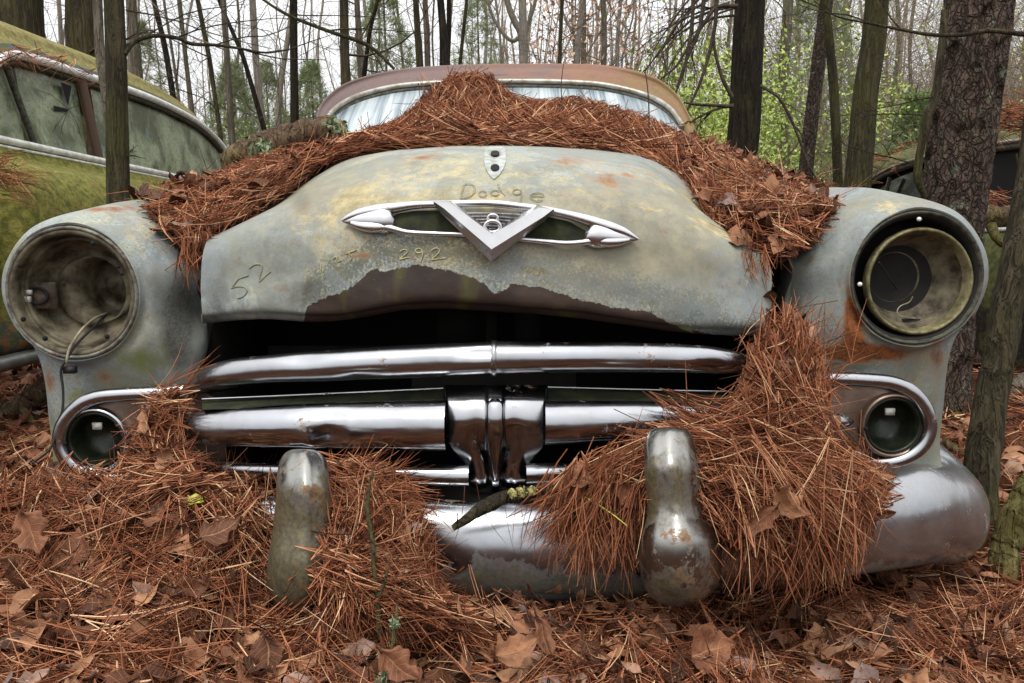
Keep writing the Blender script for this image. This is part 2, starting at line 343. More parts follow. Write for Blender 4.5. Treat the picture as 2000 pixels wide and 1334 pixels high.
def m_litter():
    m = Mt('packed_litter'); n = m.noise(30, 8, .75); k = m.noise(9, 4, .6); st = m.noise(120, 5, .7, m.map((1, 2.5, 1), (0, 0, .6)))
    c = m.mix(m.step(n, .35, .65), S(34, 20, 14), S(86, 52, 38)); c = m.mix(m.math('MULTIPLY', m.step(st, .5, .62), .45), c, S(118, 74, 54)); c = m.mix(m.math('MULTIPLY', m.step(k, .55, .7), .5), c, S(96, 74, 60))
    return m.set(col=c, rough=.95, spec=.1, normal=m.bump(m.math('ADD', n, st), .8, .015))
M['litter'] = m_litter()
M['litter_shade'] = m_simple('shade_dark_litter', S(26, 16, 11), S(74, 42, 29), 60, .95, 0, .8)  # darker copy of the litter, painting shade into gaps between needles
def m_glass_streak():
    m = Mt('streaked_windshield'); v = m.map((1, .02, .02)); n = m.noise(22, 6, .7, v); n2 = m.noise(110, 4, .7, m.map((1, .012, .012))); g = m.noise(3, 3, .5)
    f = m.math('ADD', n, m.math('MULTIPLY', n2, .35))
    c = m.ramp(f, [(.44, S(48, 60, 68)), (.58, S(98, 114, 122)), (.68, S(150, 162, 168)), (.8, S(190, 198, 200))])
    return m.set(col=m.mix(m.math('MULTIPLY', m.step(g, .4, .65), .4), c, S(48, 66, 74)), rough=m.mixf(n, .1, .5), spec=.6)
M['wind'] = m_glass_streak()
def m_glass_moss():
    m = Mt('algae_covered_glass'); n = m.noise(4.5, 6, .62, None, .4); n2 = m.noise(60, 5, .7); n3 = m.noise(12, 5, .6)
    c = m.mix(m.step(n, .42, .60), S(150, 160, 132), S(84, 92, 70)); c = m.mix(m.math('MULTIPLY', m.step(n2, .5, .66), .5), c, S(46, 52, 32)); c = m.mix(m.math('MULTIPLY', m.step(n3, .6, .66), .6), c, S(110, 126, 128))
    return m.set(col=c, rough=m.mixf(n3, .08, .4), spec=.7)
M['mossglass'] = m_glass_moss()
def m_darkglass():
    m = Mt('dark_side_glass'); n = m.noise(9, 5, .6)
    return m.set(col=m.mix(m.step(n, .4, .7), S(20, 26, 28), S(54, 62, 62)), rough=.06, spec=1.0)
M['darkglass'] = m_darkglass()
def m_mossbody(name, paint, moss1, moss2, rust, amt):
    m = Mt(name); n = m.noise(5, 7, .66); n2 = m.noise(34, 6, .7); n3 = m.noise(160, 4, .7); z = m.normal_z()
    f = m.math('ADD', m.math('ADD', n, m.math('MULTIPLY', z, .28)), amt)
    c = m.mix(m.step(n2, .4, .62), moss1, moss2); c = m.mix(m.math('MULTIPLY', m.step(n3, .5, .66), .5), c, S(40, 42, 20))
    b = m.mix(m.step(n2, .5, .56), paint, rust)
    c = m.mix(m.step(f, .46, .58), b, c); c = m.mix(m.math('MULTIPLY', m.step(m.noise(9, 5, .6), .58, .68), .5), c, rust)
    return m.set(col=c, rough=.8, spec=.25, normal=m.bump(m.math('ADD', n2, m.math('MULTIPLY', n3, .6)), .6, .006))
M['mossbody'] = m_mossbody('moss_covered_body', S(70, 82, 70), S(84, 86, 34), S(136, 132, 62), S(128, 92, 62), .12)
M['mossroof'] = m_mossbody('moss_covered_roof', S(96, 92, 60), S(104, 98, 52), S(146, 136, 84), S(120, 96, 62), .16)
M['bluebody'] = m_mossbody('mossy_teal_paint', S(46, 66, 70), S(62, 72, 48), S(88, 94, 60), S(92, 54, 34), -.06)
M['bluestrip'] = m_mossbody('blue_paint_strip', S(70, 92, 122), S(90, 92, 56), S(96, 98, 70), S(74, 50, 40), -.04)
M['rustroof'] = None
def m_rustroof():
    m = Mt('rusty_roof'); n = m.noise(3.5, 6, .62); n2 = m.noise(40, 6, .7)
    q = m.t.nodes.new('ShaderNodeSeparateXYZ'); m.t.links.new(m.tc.outputs['Object'], q.inputs[0])
    f = m.math('ADD', m.math('MULTIPLY', q.outputs[0], .55), m.math('ADD', n, -.1))
    c = m.ramp(f, [(.0, S(98, 80, 78)), (.4, S(102, 80, 74)), (.55, S(122, 84, 62)), (.75, S(118, 90, 56)), (.95, S(112, 104, 50))])
    c = m.mix(m.math('MULTIPLY', m.step(n2, .5, .7), .5), c, S(92, 62, 50)); c = m.mix(m.math('MULTIPLY', m.step(m.noise(130, 3, .7), .64, .7), .5), c, S(160, 140, 128))
    return m.set(col=c, rough=.55, spec=.35, normal=m.bump(n2, .25, .004))
M['rustroof'] = m_rustroof()
M['darkbody'] = m_mossbody('dark_mossy_body', S(40, 40, 38), S(66, 70, 36), S(104, 106, 60), S(72, 58, 50), -.02)
M['bark_dark'] = m_bark('dark_bark', S(20, 17, 14), S(64, 55, 44), S(58, 58, 32), .3)
M['bark_moss'] = m_bark('mossy_bark', S(38, 34, 27), S(96, 86, 66), S(78, 76, 42), .5)
M['bark_pine'] = m_bark('flaky_pine_bark', S(30, 23, 19), S(118, 100, 88), S(70, 68, 40), .1, .75, S(122, 134, 112))
M['bark_grey'] = m_bark('grey_bark', S(84, 76, 66), S(136, 126, 112), S(96, 100, 66), .3)
M['bark_pale'] = m_bark('haze_pale_bark', S(124, 116, 106), S(166, 158, 146), None)  # distance haze is put into this bark as a paler colour
M['twig'] = m_simple('dark_twig', S(38, 30, 24), S(72, 60, 46), 40, .9)
M['twig_grey'] = m_simple('grey_twig', S(104, 92, 78), S(142, 128, 110), 20, .9)
M['wood_old'] = m_bark('weathered_wood', S(78, 62, 48), S(138, 116, 92), S(96, 100, 44), .4)
M['wood_green'] = m_bark('algae_green_wood', S(74, 66, 38), S(132, 120, 78), S(112, 112, 52), .5)
M['lichen'] = m_simple('green_lichen', S(84, 96, 68), S(142, 156, 122), 90, .95, 0, .9)
M['wire'] = m_simple('black_wire', S(18, 18, 18), S(40, 38, 34), 60, .6)
M['wirew'] = m_simple('dirty_white_wire', S(150, 142, 118), S(110, 104, 80), 60, .6)
M['scratch'] = m_simple('lichen_filled_scratch', S(128, 124, 84), S(170, 164, 120), 90, .8)
M['scratchd'] = m_simple('dark_scratch', S(108, 110, 86), S(136, 134, 104), 90, .8)
M['side_chrome'] = m_simple('whitened_side_chrome', S(228, 228, 226), S(190, 190, 182), 30, .25, .1, .1)  # near-white colour stands in for bright reflections on the chrome

# ================================================================= THE CAR IN FRONT
def proj(V):
    d = np.asarray(V, float) - CAM; z = d[..., 1] * cp_ - d[..., 2] * sp_; y = d[..., 1] * sp_ + d[..., 2] * cp_
    return 1000 + F * d[..., 0] / z, 667 - F * y / z
def blob(x, y, cx, cy, rx, ry): return np.exp(-(((x - cx) / rx) ** 2 + ((y - cy) / ry) ** 2))
car = thing('wrecked_sedan', 'pale grey rusting sedan facing us, chrome grille, missing headlamps, pine needles heaped over it', 'car', (-.03, 1.9, 0))
def part(mb, name, mat, parent=None, **k): return mb.build(name, M[mat] if isinstance(mat, str) else mat, car, parent, **k)

# ---- hood
lip = [(395, 632), (500, 624), (650, 630), (800, 606), (965, 607), (1130, 622), (1300, 646), (1420, 655), (1500, 656)]
hy = [1.275, 1.235, 1.215, 1.20, 1.195, 1.20, 1.215, 1.235, 1.27]
rows = []
rows.append([P(x, y - 2, Y + .08) + A(0, 0, .012) for (x, y), Y in zip(lip, hy)])
rows.append([P(x, y, Y + .034) for (x, y), Y in zip(lip, hy)])
rows.append([P(x, y - 10, Y + .010) for (x, y), Y in zip(lip, hy)])
rows.append([P(x, y - 26, Y - .004) for (x, y), Y in zip(lip, hy)])
def row(px, py, Y): return [P(a, b, c) for a, b, c in zip(px, py, Y)]
rows.append(row([392, 500, 650, 800, 965, 1130, 1300, 1420, 1508], [558, 545, 530, 520, 515, 525, 545, 568, 580], [1.275, 1.24, 1.22, 1.205, 1.20, 1.205, 1.22, 1.245, 1.28]))
rows.append(row([397, 510, 650, 800, 965, 1130, 1290, 1410, 1500], [490, 462, 441, 431, 427, 434, 456, 485, 505], [1.29, 1.255, 1.235, 1.222, 1.22, 1.222, 1.237, 1.26, 1.30]))
rows.append(row([415, 530, 665, 810, 965, 1120, 1265, 1375, 1455], [462, 415, 375, 357, 350, 358, 382, 425, 475], [1.34, 1.31, 1.295, 1.285, 1.283, 1.285, 1.295, 1.315, 1.35]))
rows.append(row([455, 565, 690, 820, 965, 1110, 1240, 1335, 1410], [452, 388, 325, 302, 297, 302, 322, 378, 455], [1.47, 1.45, 1.44, 1.43, 1.43, 1.43, 1.44, 1.45, 1.48]))
def crown(Y, zs, xs): return [A(-.03 + x, Y, z) for x, z in zip(xs, zs)]
xs = [-.56, -.45, -.33, -.17, 0, .17, .33, .45, .56]
rows.append(crown(1.75, [.68, .775, .845, .868, .875, .868, .845, .775, .68], xs))
rows.append(crown(2.2, [.70, .80, .87, .893, .90, .893, .87, .80, .70], xs))
rows.append(crown(2.62, [.74, .83, .90, .92, .93, .92, .90, .83, .74], xs))
HG = grid(np.array(rows), 14, 26)
# small dents pushed into the lip
hx, hyy = proj(HG)
HG[..., 2] += (fbm(HG * 9, 3) - .5) * .006
HG[..., 1] += .012 * blob(hx, hyy, 600, 600, 60, 30) - .004 * (fbm(HG * 30, 3) - .5)
hx, hyy = proj(HG)
line = np.interp(hx, [0, 575, 590, 600, 640, 690, 720, 830, 880, 930, 955, 962, 985, 1000, 1080, 1150, 1230, 1300, 1390, 1440, 2000],
                 [720, 700, 640, 596, 578, 560, 528, 521, 526, 544, 560, 572, 566, 552, 568, 588, 602, 628, 655, 700, 720])
front = sm(1.5, 1.42, HG[..., 1])
bare = np.clip(.5 + (hyy - line) / 70, 0, 1) * front
speck = np.clip(1.0 - np.abs(line - 35 - hyy) / 60, 0, 1) * sm(480, 620, hx) * front * 1.3 + .35 * blob(hx, hyy, 1380, 600, 70, 40)
och = .12 + .5 * blob(hx, hyy, 640, 400, 120, 70) + .7 * blob(hx, hyy, 1180, 470, 220, 100) + .3 * blob(hx, hyy, 850, 490, 160, 40) + .45 * blob(hx, hyy, 960, 395, 330, 26) + .35 * blob(hx, hyy, 1350, 430, 60, 90) + .3 * blob(hx, hyy, 850, 330, 200, 30)
och *= 1 - .9 * blob(hx, hyy, 480, 560, 130, 90)
rust = .5 * blob(hx, hyy, 1210, 350, 85, 24) + .3 * blob(hx, hyy, 600, 395, 30, 30) + .5 * blob(hx, hyy, 1120, 312, 60, 12) + .6 * blob(hx, hyy, 825, 306, 45, 9) + .45 * blob(hx, hyy, 705, 500, 40, 10) + .3 * blob(hx, hyy, 1110, 530, 50, 8) + .35 * blob(hx, hyy, 680, 478, 14, 25)
grime_dark = .55 * blob(hx, hyy, 590, 395, 28, 30) + .45 * blob(hx, hyy, 425, 560, 25, 60) + .4 * blob(hx, hyy, 600, 560, 60, 20) + .35 * blob(hx, hyy, 410, 600, 40, 40) + .5 * np.clip((hyy - 612) / 20, 0, 1) * (hx < 620) + .5 * blob(hx, hyy, 900, 500, 200, 25) * .6  # grime spots, and a darker strip along the left lip
moss = .75 * blob(hx, hyy, 1250, 640, 160, 12) + .5 * blob(hx, hyy, 1100, 612, 60, 12) + .3 * blob(hx, hyy, 850, 560, 25, 40) + .3 * blob(hx, hyy, 1030, 590, 50, 30)
z0 = lambda *a: np.stack(a, -1).reshape(-1, len(a))
mb = MB().grid(HG, wear=z0(bare, och, rust), wear2=z0(moss, speck, grime_dark))
mb.grid((HG - gnormals(HG) * .003 * (1 if gnormals(HG)[40, 60, 1] < 0 else -1))[::-1], wear=z0(bare[::-1], och[::-1], rust[::-1]), wear2=z0(moss[::-1], speck[::-1], grime_dark[::-1]))
hood = part(mb, 'hood', 'paint')
_v = HG.reshape(-1, 3); HB = BVHTree.FromPolygons([tuple(v) for v in _v], [tuple(int(i) for i in f) for f in gfaces(*HG.shape[:2])])
def onhood(px, py, off=.0015):
    d = ray(px, py); r = HB.ray_cast(Vector(CAM), Vector(d).normalized())
    p = np.array(r[0]) if r[0] is not None else P(px, py, 1.25); n = np.array(r[1]) if r[0] is not None else A(0, -1, 0)
    if n[1] > 0: n = -n
    return p + n * off
# hood ornament plate with its two holes
def plate(mb, pts, off):
    c = np.mean(pts, 0); V = [onhood(*p, off) for p in pts]; Vb = [onhood(*p, -.003) for p in pts]; cc = onhood(*c, off); n = len(V)
    mb.add(V + [cc], [[k, (k + 1) % n, n] for k in range(n)]); mb.add(V + Vb, [[k, (k + 1) % n, n + (k + 1) % n, n + k] for k in range(n)])
mb = MB(); pl = [(948, 292), (952, 289), (981, 289), (986, 292), (988, 302), (988, 318), (983, 332), (974, 345), (965, 352), (957, 345), (949, 332), (946, 318), (946, 302)]
plate(mb, pl, .0025); orn = part(mb, 'ornament_plate', m_simple('pale_plate', S(168, 172, 172), S(132, 136, 124), 60, .5), smooth=False)
for (cx, cy, rx, ry) in ((967, 302, 8.5, 5), (967, 330, 8.5, 6.5)):
    mb = MB(); plate(mb, [(cx + rx * math.cos(a), cy + ry * math.sin(a)) for a in np.linspace(0, 2 * np.pi, 20, endpoint=False)], .0031); part(mb, 'hole', 'hole', orn)
# scratched writing
def strokes(mb, lst, r=.0008, smooth=4):
    for st in lst:
        pts = cr_axis(np.array(st, float), smooth) if len(st) > 2 else np.array(st, float)
        w = [onhood(x, y, .0004) for x, y in pts]; mb.tube(w, [r] * len(w), 5)
def circ(cx, cy, rx, ry, a0, a1, n=9): return [(cx + rx * math.cos(math.radians(a)), cy + ry * math.sin(math.radians(a))) for a in np.linspace(a0, a1, n)]
mb = MB()   # DODGE scratched above the emblem: double-outlined letters
for d in (0, 2.6):
    strokes(mb, [[(906 + d, 361), (902 + d, 375), (899 + d, 390 - d)], [(900, 390 - d * .6), (915, 388 - d), (927 - d, 378), (928 - d, 366), (920, 360 + d), (908, 360 + d)],
                 circ(943, 380, 8 - d * .8, 7 - d * .8, 0, 330), circ(967, 378, 9 - d * .8, 6 - d * .7, 20, 340), [(974 - d, 360), (978 - d, 372), (986, 384 - d)],
                 circ(1010, 376, 9 - d * .7, 6 - d * .6, -40, 300), [(1018 - d, 371), (1020 - d, 385), (1017 - d, 400)],
                 [(1037, 386 - d), (1050, 386 - d), (1062, 385), (1060, 379 + d), (1048, 377 + d), (1036, 381 + d * .5), (1036, 389 - d), (1046, 395 - d), (1060, 394 - d)]], .00045)
part(mb, 'scratched_word', 'scratchd', hood)
mb = MB()
strokes(mb, [[(781, 492), (787, 488), (794, 489), (795, 494), (788, 500), (781, 507)], [(781, 507), (792, 504), (801, 503)],
             circ(818, 490, 6.5, 4.5, 0, 360), [(825, 489), (825, 500), (821, 512)], [(842, 490), (850, 485), (858, 487), (857, 494), (850, 501), (843, 508)], [(843, 508), (856, 506), (871, 504)]], .0013)
part(mb, 'scratched_number', 'scratch', hood)
mb = MB()
strokes(mb, [[(486, 538), (466, 545)], [(466, 545), (452, 563)], [(452, 563), (464, 560), (478, 561), (483, 569), (475, 579), (464, 583)],
             [(487, 524), (498, 517), (510, 517), (512, 525), (508, 540), (507, 551)], [(507, 551), (518, 540), (529, 530)]], .0012)
part(mb, 'scratched_number', 'scratchd', hood)
mb = MB()
strokes(mb, [[(628, 515), (626, 534)], [(650, 507), (656, 502), (660, 511), (666, 508)], [(676, 496), (686, 492), (697, 488)], [(681, 495), (688, 502), (684, 509)]], .0011)
part(mb, 'scratched_number', 'scratch', hood)

# ---- emblem: spear ring + V + ribbed shield + 8
er = thing_root = None
def eP(px, py, off): return onhood(px, py, off)
mb = MB(); up_ = [(672, 438, 1.5), (690, 431, 7), (715, 424, 11), (745, 420, 12), (775, 415, 10), (810, 410.5, 8), (860, 408, 7), (910, 407, 7), (960, 407, 7), (1010, 411, 7), (1060, 418, 7.5), (1110, 428, 8.5), (1150, 439, 11), (1185, 450, 12), (1215, 459, 9), (1243, 471, 1.5)]
mb.tube([eP(x, y, .012) for x, y, r in up_], [r * .00083 for *_, r in up_], 12, smooth=3, flat=1.0)
lo_ = [(690, 442, 5), (710, 446, 9), (735, 449, 11), (757, 449, 8), (775, 452, 6), (800, 457, 5), (850, 459.5, 4.5), (900, 461, 4.5), (960, 464, 4.5), (1020, 470, 4.5), (1060, 474, 5), (1100, 477, 5.5), (1135, 476, 6), (1158, 473, 8), (1180, 475, 11), (1205, 475, 9), (1225, 472, 5)]
mb.tube([eP(x, y, .010) for x, y, r in lo_], [r * .00083 for *_, r in lo_], 12, smooth=3)
for pts in ([(673, 438, 1), (685, 438, 7), (705, 437.5, 14), (730, 437, 20), (752, 438, 23.5), (764, 440, 20), (772, 441, 8)], [(1140, 460, 6), (1148, 462, 18), (1162, 464, 23), (1186, 467, 20), (1212, 469, 13), (1232, 470, 6), (1243, 471, 1)]):
    mb.tube([eP(x, y, .009) for x, y, r in pts], [r * .00083 for *_, r in pts], 14, smooth=4, flat=.62)
badge = part(mb, 'emblem', 'emblem')
for x0_, x1_, tx, ty, by in ((752, 905, (752, 775, 810, 905), (436, 419, 413, 411), (438, 450, 458, 462)), (1015, 1158, (1015, 1060, 1110, 1158), (416, 423, 433, 459), (468, 472, 475, 463))):
    part(MB().grid(np.array([[eP(x, t_ + (b_ - t_) * k / 5, .0018) for k in range(6)] for x in np.linspace(x0_, x1_, 20) for t_, b_ in [(np.interp(x, tx, ty), np.interp(x, tx, by))]])), 'recess', 'mossdark', badge)
face = [(846, 393), (877, 395), (961.5, 457), (1052, 405.5), (1081, 408.5), (1062, 423), (960, 487), (867, 407)]
basep = [(845, 394), (880, 393), (961.5, 450), (1050, 401), (1083, 410), (1064, 432), (959, 511), (861, 416)]
mb = MB(); V1 = [P(x, y, 1.170 + (500 - y) * .00012) for x, y in face]; V2 = [P(x, y, 1.186 + (500 - y) * .00016) for x, y in basep]; V3 = [p + A(0, .05, .006) for p in V2]
Vm = [a * .72 + b * .28 for a, b in zip(V1, V2)]
mb.add(V1, [[0, 1, 7], [1, 2, 6], [1, 6, 7], [2, 3, 6], [3, 5, 6], [3, 4, 5]])
for Aq, Bq in ((V1, V2), (V2, V3)): mb.add(Aq + Bq, [[k, 8 + k, 8 + (k + 1) % 8, (k + 1) % 8] for k in range(8)])
part(mb, 'emblem_v', 'emblem', badge, smooth=False)
mb = MB()
for k, y in enumerate((417, 423, 429, 435, 441, 447)):
    hw = 62 - (y - 413) * 1.35
    cx = 962 + .2 * k
    mb.tube([P(cx - hw, y + .0, 1.198), P(cx, y, 1.192), P(cx + hw, y + 3, 1.198)], [.0017] * 3, 6)
V = [P(893, 413, 1.20), P(1035, 418, 1.20), P(963, 464, 1.195)]; mb.add(V, [[0, 1, 2]])
part(mb, 'ribbed_shield', m_simple('dull_pitted_metal', S(96, 94, 92), S(140, 138, 136), 90, .4, .6), badge)
mb = MB()
for cx, cy, r, w in ((962.5, 426, 8.5, 2.7), (962, 442.5, 13.5, 3.6)):
    a = np.linspace(0, 2 * np.pi, 40, endpoint=False)
    mb.tube([P(cx + r * 1.1 * math.cos(t), cy + r * .82 * math.sin(t), 1.183) for t in a], [w * .0008] * 40, 8, closed=True)
part(mb, 'numeral_eight', 'emblem', badge)

# ---- fenders (polar patch round the headlamp opening; right one mirrored)
HL = P(145, 572, 1.30); HR = .1075
def rimp(a, r=1.0): return HL + A(math.cos(math.radians(a)) * HR * r, 0, math.sin(math.radians(a)) * HR * r * 1.03)
def fpath(a, pts):
    l = [rimp(a, 1.0) + A(0, .004, 0), rimp(a, 1.045) + A(0, -.006, 0), rimp(a, 1.10) + A(0, .004, 0)]
    return l + pts
ang = [(90, [P(158, 411, 1.40), A(-.745, 1.62, .748), A(-.74, 2.1, .765), A(-.74, 2.9, .78), A(-.74, 4.2, .76)]),
       (62, [P(222, 414, 1.37), P(285, 405, 1.52), A(-.63, 2.0, .735), A(-.62, 2.8, .75), A(-.62, 4.2, .75)]),
       (38, [P(290, 455, 1.35), P(345, 452, 1.45), P(385, 452, 1.60), A(-.53, 2.3, .70), A(-.53, 3.2, .72)]),
       (12, [P(300, 530, 1.31), P(345, 530, 1.335), P(388, 530, 1.38), P(424, 525, 1.42), A(-.58, 1.9, .60)]),
       (-12, [P(302, 600, 1.305), P(345, 605, 1.325), P(392, 615, 1.365), P(416, 620, 1.40), A(-.59, 1.7, .50)]),
       (-38, [P(282, 668, 1.30), P(330, 690, 1.315), P(396, 695, 1.345), P(404, 700, 1.42), A(-.60, 1.6, .40)]),
       (-62, [P(215, 722, 1.315), P(255, 790, 1.335), P(300, 860, 1.345), P(330, 930, 1.36), P(340, 985, 1.42)]),
       (-90, [P(150, 722, 1.325), P(160, 770, 1.335), P(170, 850, 1.345), P(180, 930, 1.36), P(180, 985, 1.42)]),
       (-112, [P(96, 700, 1.34), P(104, 760, 1.35), P(118, 850, 1.36), P(132, 925, 1.375), P(136, 985, 1.42)]),
       (-135, [P(66, 676, 1.36), P(88, 735, 1.385), P(97, 800, 1.41), P(112, 900, 1.43), P(118, 980, 1.46)]),
       (-146, [P(50, 655, 1.365), A(-.852, 1.45, .44), A(-.862, 1.52, .33), A(-.868, 1.7, .20), A(-.875, 2.3, .12)]),
       (-155, [P(40, 640, 1.36), A(-.862, 1.52, .47), A(-.87, 1.8, .38), A(-.875, 2.6, .28), A(-.88, 4.2, .20)]),
       (180, [P(18, 575, 1.36), A(-.872, 1.55, .56), A(-.885, 1.9, .56), A(-.89, 2.8, .55), A(-.89, 4.2, .50)]),
       (152, [P(27, 510, 1.36), A(-.862, 1.58, .645), A(-.875, 1.95, .66), A(-.88, 2.8, .67), A(-.88, 4.2, .63)]),
       (122, [P(76, 442, 1.375), A(-.815, 1.60, .715), A(-.825, 2.0, .73), A(-.83, 2.8, .75), A(-.83, 4.2, .72)])]
ctrl = np.array([fpath(a, p) for a, p in ang])
FG = grid(ctrl, 12, 16, closed_r=True)
FG[..., 2] += (fbm(FG * 7, 3) - .5) * .006 * sm(1.3, 1.45, FG[..., 1])
fenders = {}
for side in ('l', 'r'):
    G = FG.copy()
    if side == 'r': G[..., 0] = -.06 - G[..., 0]; G[..., 2] += .025; G = G[::-1]
    x, y = proj(G); fr = sm(1.7, 1.45, G[..., 1])
    if side == 'l':
        rust = .55 * blob(x, y, 100, 740, 22, 40) + .5 * blob(x, y, 205, 735, 35, 22) + .6 * blob(x, y, 210, 408, 80, 10) + .3 * blob(x, y, 255, 460, 20, 40)
        grime_dark = 1.1 * blob(x, y, 350, 630, 35, 100) + .4 * blob(x, y, 300, 560, 40, 60) + .4 * blob(x, y, 395, 560, 20, 60); moss = .75 * blob(x, y, 280, 705, 60, 35) + .55 * blob(x, y, 130, 850, 60, 80) + .4 * blob(x, y, 170, 770, 60, 18) + .5 * blob(x, y, 125, 920, 40, 40)
        och = .1 + .35 * blob(x, y, 270, 650, 30, 50) + .3 * blob(x, y, 300, 440, 60, 40)
    else:
        rust = .8 * blob(x, y, 1668, 630, 26, 60) + .75 * blob(x, y, 1720, 690, 80, 24) + .5 * blob(x, y, 1640, 690, 60, 20) + .6 * blob(x, y, 1830, 700, 18, 60) + .3 * blob(x, y, 1660, 560, 14, 60)
        grime_dark = .45 * blob(x, y, 1560, 620, 35, 70) + .7 * blob(x, y, 1650, 715, 90, 16) + .35 * blob(x, y, 1730, 640, 60, 20); moss = .6 * blob(x, y, 1800, 820, 60, 90) + .5 * blob(x, y, 1650, 735, 80, 16) + .35 * blob(x, y, 1700, 640, 60, 60)
        och = .1 + .4 * blob(x, y, 1740, 400, 150, 16) + .55 * blob(x, y, 1790, 710, 50, 60)
    zz = rust * 0
    mb = MB().grid(G, closed_r=True, wear=z0(zz, och, rust), wear2=z0(moss, .25 * fr + zz, grime_dark))
    n = gnormals(G); G2 = G + A(0, .004, 0)
    fenders[side] = part(mb, 'fender', 'paint')
def MR(p, side): return X0(p, .025) if side == 'r' else np.array(p, float)

# ---- headlamp buckets
c = HL
lb = MB().lathe(c, [(.1085, -.003), (.1085, .004), (.104, .009), (.0985, .006), (.0965, -.004), (.0985, -.012), (.0955, -.018), (.091, -.014), (.088, -.02), (.084, -.045), (.074, -.058), (.064, -.060), (.0605, -.055)], n=64)
cc = c + A(.03, 0, .008)
g = []
for r, d, k in ((.0605, -.055, 0), (.058, -.052, .45), (.056, -.056, .8), (.053, -.075, 1), (.050, -.105, 1), (.046, -.112, 1), (.030, -.112, 1), (.0285, -.106, 1), (.001, -.106, 1)):
    th = np.linspace(0, 2 * np.pi, 64, endpoint=False); q = c * (1 - k) + cc * k
    g.append(np.stack([q[0] + r * np.cos(th), np.full(64, q[1] - d), q[2] + r * np.sin(th)], -1))
lb.grid(np.array(g), closed_c=True)
left_bucket = part(lb, 'headlamp_bucket', 'bucket_green')
ring = MB().lathe(c, [(.1115, .0), (.1125, .006), (.1095, .011), (.106, .008), (.105, .0)], n=64); part(ring, 'rim', 'rimw', left_bucket)
def screw(c, r, parent, mat='hole', depth=.002):
    mb = MB().lathe(c, [(r, -depth), (r, 0), (r * .7, depth * .7), (.0001, depth)], n=14); part(mb, 'screw', mat, parent)
for a, r in ((150, .093), (208, .093), (238, .09), (308, .093), (340, .095), (28, .094), (20, .0945), (62, .094)):
    screw(c + A(r * math.cos(math.radians(a)), -.013, r * math.sin(math.radians(a))), .0042 if a not in (28, 20) else .003, left_bucket)
mb = MB().box(c + A(-.072, .03, -.006), (.05, .012, .045)); soc = part(mb, 'bracket', 'bucket', left_bucket)
mb = MB().lathe(c + A(-.076, .022, -.006), [(.016, 0), (.016, .003), (.012, .003), (.012, -.01), (.001, -.01)], n=20, sx=1.3); part(mb, 'socket', 'hole', left_bucket)
mb = MB().box(c + A(-.088, .018, .0), (.010, .006, .008)).box(c + A(-.09, .018, -.012), (.009, .006, .010)); part(mb, 'contact', 'white', left_bucket)
mb = MB().tube([P(207, 612, 1.37), P(185, 622, 1.335), P(163, 640, 1.30), P(148, 660, 1.285), P(136, 680, 1.28), P(131, 700, 1.277), P(130, 708, 1.277)], [.0022] * 7, 6, smooth=4); part(mb, 'cable', 'wirew', left_bucket)
mb = MB().tube([P(205, 615, 1.365), P(182, 640, 1.32), P(150, 672, 1.288), P(128, 705, 1.277), P(119, 725, 1.277), P(123, 760, 1.275), P(122, 800, 1.27), P(110, 845, 1.262), P(95, 880, 1.25), P(62, 905, 1.24)], [.0021] * 10, 6, smooth=4)
mb.box(P(137, 722, 1.285), (.018, .012, .012)); part(mb, 'cable', 'wire', left_bucket)
cR = MR(c, 'r')
rb = MB().lathe(cR, [(.1085, .002), (.107, .004), (.1015, -.002), (.099, -.012), (.0975, -.04), (.09, -.055), (.001, -.06)], n=64)
right_bucket = part(rb, 'headlamp_bucket', 'dark')
rg = MB().lathe(cR, [(.1115, -.004), (.1122, .005), (.1105, .009), (.1075, .007), (.1055, .002), (.105, -.006)], n=64); part(rg, 'gasket', 'rubber', right_bucket)
c2 = P(1795, 550, 1.305)
pr = [(.0905, -.012), (.0915, 0), (.0885, .006), (.085, .004), (.0835, -.004), (.080, -.012), (.073, -.03), (.06, -.05), (.052, -.058), (.047, -.057), (.044, -.052), (.040, -.054), (.037, -.062)]
rr_ = MB().lathe(c2, pr[:6], n=64); ringo = part(rr_, 'retaining_ring', 'ring', right_bucket)
g = []
for r, d in pr[5:]:
    th = np.linspace(0, 2 * np.pi, 64, endpoint=False); k = sm(.08, .037, r); q = c2 + A(-.018, 0, .006) * k
    g.append(np.stack([q[0] + r * np.cos(th), np.full(64, q[1] - d), q[2] + r * np.sin(th)], -1))
part(MB().grid(np.array(g), closed_c=True), 'bowl', 'bucket_green', right_bucket)
q = c2 + A(-.018, 0, .006)
part(MB().lathe(q, [(.0375, -.06), (.035, -.09), (.028, -.10), (.0001, -.10)], n=40), 'lamp_hole', 'dark', right_bucket)
for a, r in ((92, .098), (186, .0965)): screw(cR + A(r * math.cos(math.radians(a)) * 1.0, -.008, r * math.sin(math.radians(a))), .0038, right_bucket, 'side_chrome')
part(MB().tube([P(1717, 512, 1.30), P(1735, 540, 1.33), P(1752, 565, 1.35)], [.0014] * 3, 5), 'cable', 'wire', right_bucket)
part(MB().tube([P(1783, 578, 1.36), P(1776, 590, 1.345), P(1758, 598, 1.335), P(1752, 610, 1.33), P(1760, 618, 1.33), P(1788, 622, 1.335)], [.0012] * 6, 5, smooth=3), 'cable', 'wirew', right_bucket)
part(MB().box(P(1775, 632, 1.345), (.03, .02, .018)), 'connector', 'dark', right_bucket)

